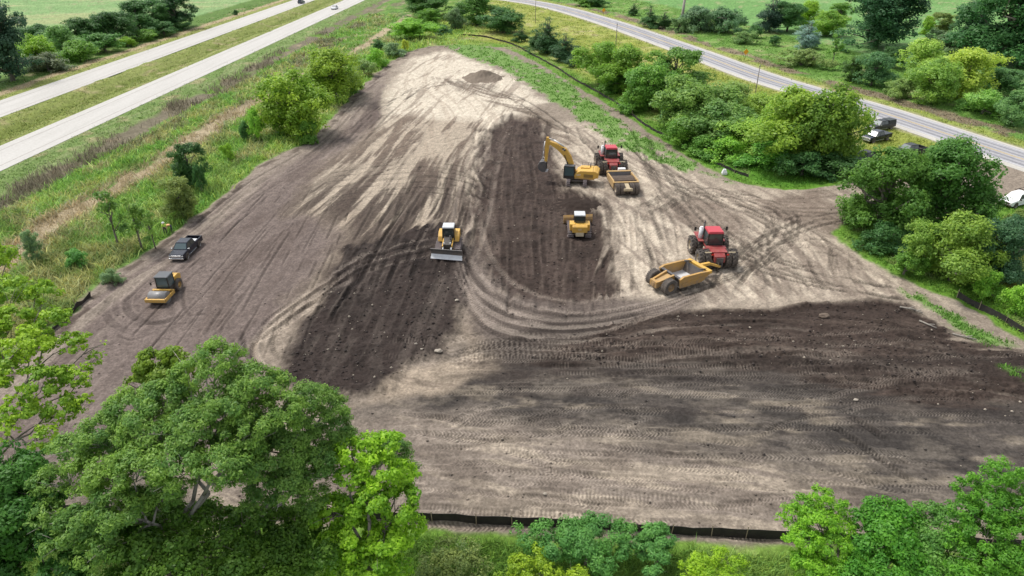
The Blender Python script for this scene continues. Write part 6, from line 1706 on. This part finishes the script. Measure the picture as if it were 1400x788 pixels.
# ------------------------------------------------------------------ weeds and grasses: uncountable, one sheet of blades each
def blades(name, n, vr, test, h, w, colf, seed, lean=.35, per=5, spread=.16, ur=(-60, 1460)):
    rng = np.random.default_rng(seed)
    u = rng.uniform(*ur, n); v = rng.uniform(*vr, n)
    q = (v - 394) / FOC; Z = CAM_H / (sp + cp * q)
    x = (u - 700) / FOC * Z; y = Z * (cp - sp * q)
    hg, col, f = ground_eval(x, y)
    p = test(x, y, f)
    k = rng.uniform(0, 1, n) < p
    x, y, hg, col, Z = x[k], y[k], hg[k], col[k], Z[k]
    m = len(x)
    if m == 0: return
    x = np.repeat(x, per) + rng.normal(0, spread, m * per) * np.repeat(np.maximum(1, Z / 60), per); y = np.repeat(y, per) + rng.normal(0, spread, m * per) * np.repeat(np.maximum(1, Z / 60), per)
    hg = np.repeat(hg, per); col = np.repeat(col, per, 0); Zb = np.repeat(Z, per)
    N = m * per
    H = h * rng.uniform(.45, 1.2, N) * np.repeat(rng.uniform(.6, 1.25, m), per)
    Wd = w * rng.uniform(.6, 1.3, N) * np.maximum(1, Zb / 70)
    a = rng.uniform(0, 2 * math.pi, N); la = rng.uniform(0, 2 * math.pi, N); ll = H * rng.uniform(.1, lean * 2, N)
    dx, dy = np.cos(a) * Wd / 2, np.sin(a) * Wd / 2
    b0 = np.stack([x - dx, y - dy, hg - .05], 1); b1 = np.stack([x + dx, y + dy, hg - .05], 1)
    mx, my = x + np.cos(la) * ll * .35, y + np.sin(la) * ll * .35
    m0 = np.stack([mx - dx * .8, my - dy * .8, hg + H * .6], 1); m1 = np.stack([mx + dx * .8, my + dy * .8, hg + H * .6], 1)
    tp = np.stack([x + np.cos(la) * ll, y + np.sin(la) * ll, hg + H], 1)
    V = np.stack([b0, b1, m1, m0, tp], 1).reshape(-1, 3)
    i0 = np.arange(N) * 5
    tri = np.stack([np.stack([i0, i0 + 1, i0 + 2], 1), np.stack([i0, i0 + 2, i0 + 3], 1), np.stack([i0 + 3, i0 + 2, i0 + 4], 1)], 1).reshape(-1)
    me = np_mesh(name, V, tri, 3)
    c = colf(col, rng, N)
    set_col(me, 'tint', np.repeat(np.clip(c, 0, 1), 5, 0))
    me.materials.append(M['blade'])
    tag(link_mesh(name, me), kind='stuff')
def own(k=1.15, var=.25):
    def f_(col, rng, N):
        t = rng.normal(0, 1, (N, 1)) * var
        return col * k * (1 + t) * (1 + np.array([[.25, .08, -.1]]) * rng.normal(0, .5, (N, 1)))
    return f_
def weedcol(col, rng, N):
    g = (col[:, 1] > col[:, 0] * 1.12)[:, None]
    return col * np.where(g, np.array([[3.1, 2.5, 2.9]]), np.array([[1.7, 1.75, 1.6]])) * (1 + .22 * rng.normal(0, 1, (N, 1))) * (1 + np.array([[.25, .08, -.1]]) * rng.normal(0, .5, (N, 1)))
def verge_d(f): return f['hw'] + f['n1'] * 1.8 + f['n2'] * 1.5
out = lambda f: f['site'] < -.7
blades('tall_weeds', 58000, (20, 470), lambda x, y, f: (out(f) & (f['hw'] > 11.5) & (f['hw'] < 60) & (x < -14) & (np.abs(verge_d(f) - 22.5 - 6.5 * sstep(150, 210, y)) > 1.9)) * 1.0, .85, .10, weedcol, 71, .8, 5, .22, (-220, 700))
blades('dead_weed_strip', 22000, (40, 330), lambda x, y, f: ((verge_d(f) > 6.2) & (verge_d(f) < 11) & out(f)) * sstep(.36, .6, fbm(x / 5, y / 9, 88, 3)), 1.25, .07, lambda c, r, N: alb(140, 132, 112) * 1.5 * (1 + .3 * r.normal(0, 1, (N, 1))), 72, .5, 6, .25, (-60, 600))
blades('dry_grass', 16000, (50, 430), lambda x, y, f: ((np.abs(verge_d(f) - 22.5 - 6.5 * sstep(150, 210, y)) < 2.5) & out(f)) * .8, .8, .06, lambda c, r, N: alb(196, 180, 144) * 1.35 * (1 + .2 * r.normal(0, 1, (N, 1))), 73, .7, 6, .2, (-60, 600))
blades('mown_grass', 26000, (0, 300), lambda x, y, f: (((f['hw'] > .4) & (f['hw'] < 6)) | ((f['hw'] > -22) & (f['hw'] < -9.9)) | ((f['hw'] < -33) & (f['hw'] > -44))) * 1.0, .20, .08, own(1.45, .12), 74, .9, 4, .2, (-60, 640))
blades('roadside_grass', 52000, (0, 470), lambda x, y, f: (out(f) & (x > -14) & (np.abs(f['cty']) > 6.2) & (f['fieldR'] < .3)) * 1.0, .26, .09, own(1.45, .12), 75, .9, 5, .22, (560, 1620))
blades('fence_side_weeds', 40000, (715, 860), lambda x, y, f: (f['site'] < -1.0) * 1.0, .55, .045, own(1.7, .22), 76, .7, 5, .14, (-200, 1600))
blades('young_weeds', 60000, (55, 530), lambda x, y, f: f['weeds'] * f['s_in'] * .9, .26, .10, lambda c, r, N: alb(112, 158, 66) * 1.4 * (1 + .22 * r.normal(0, 1, (N, 1))), 77, .6, 5, .16, (590, 1460))
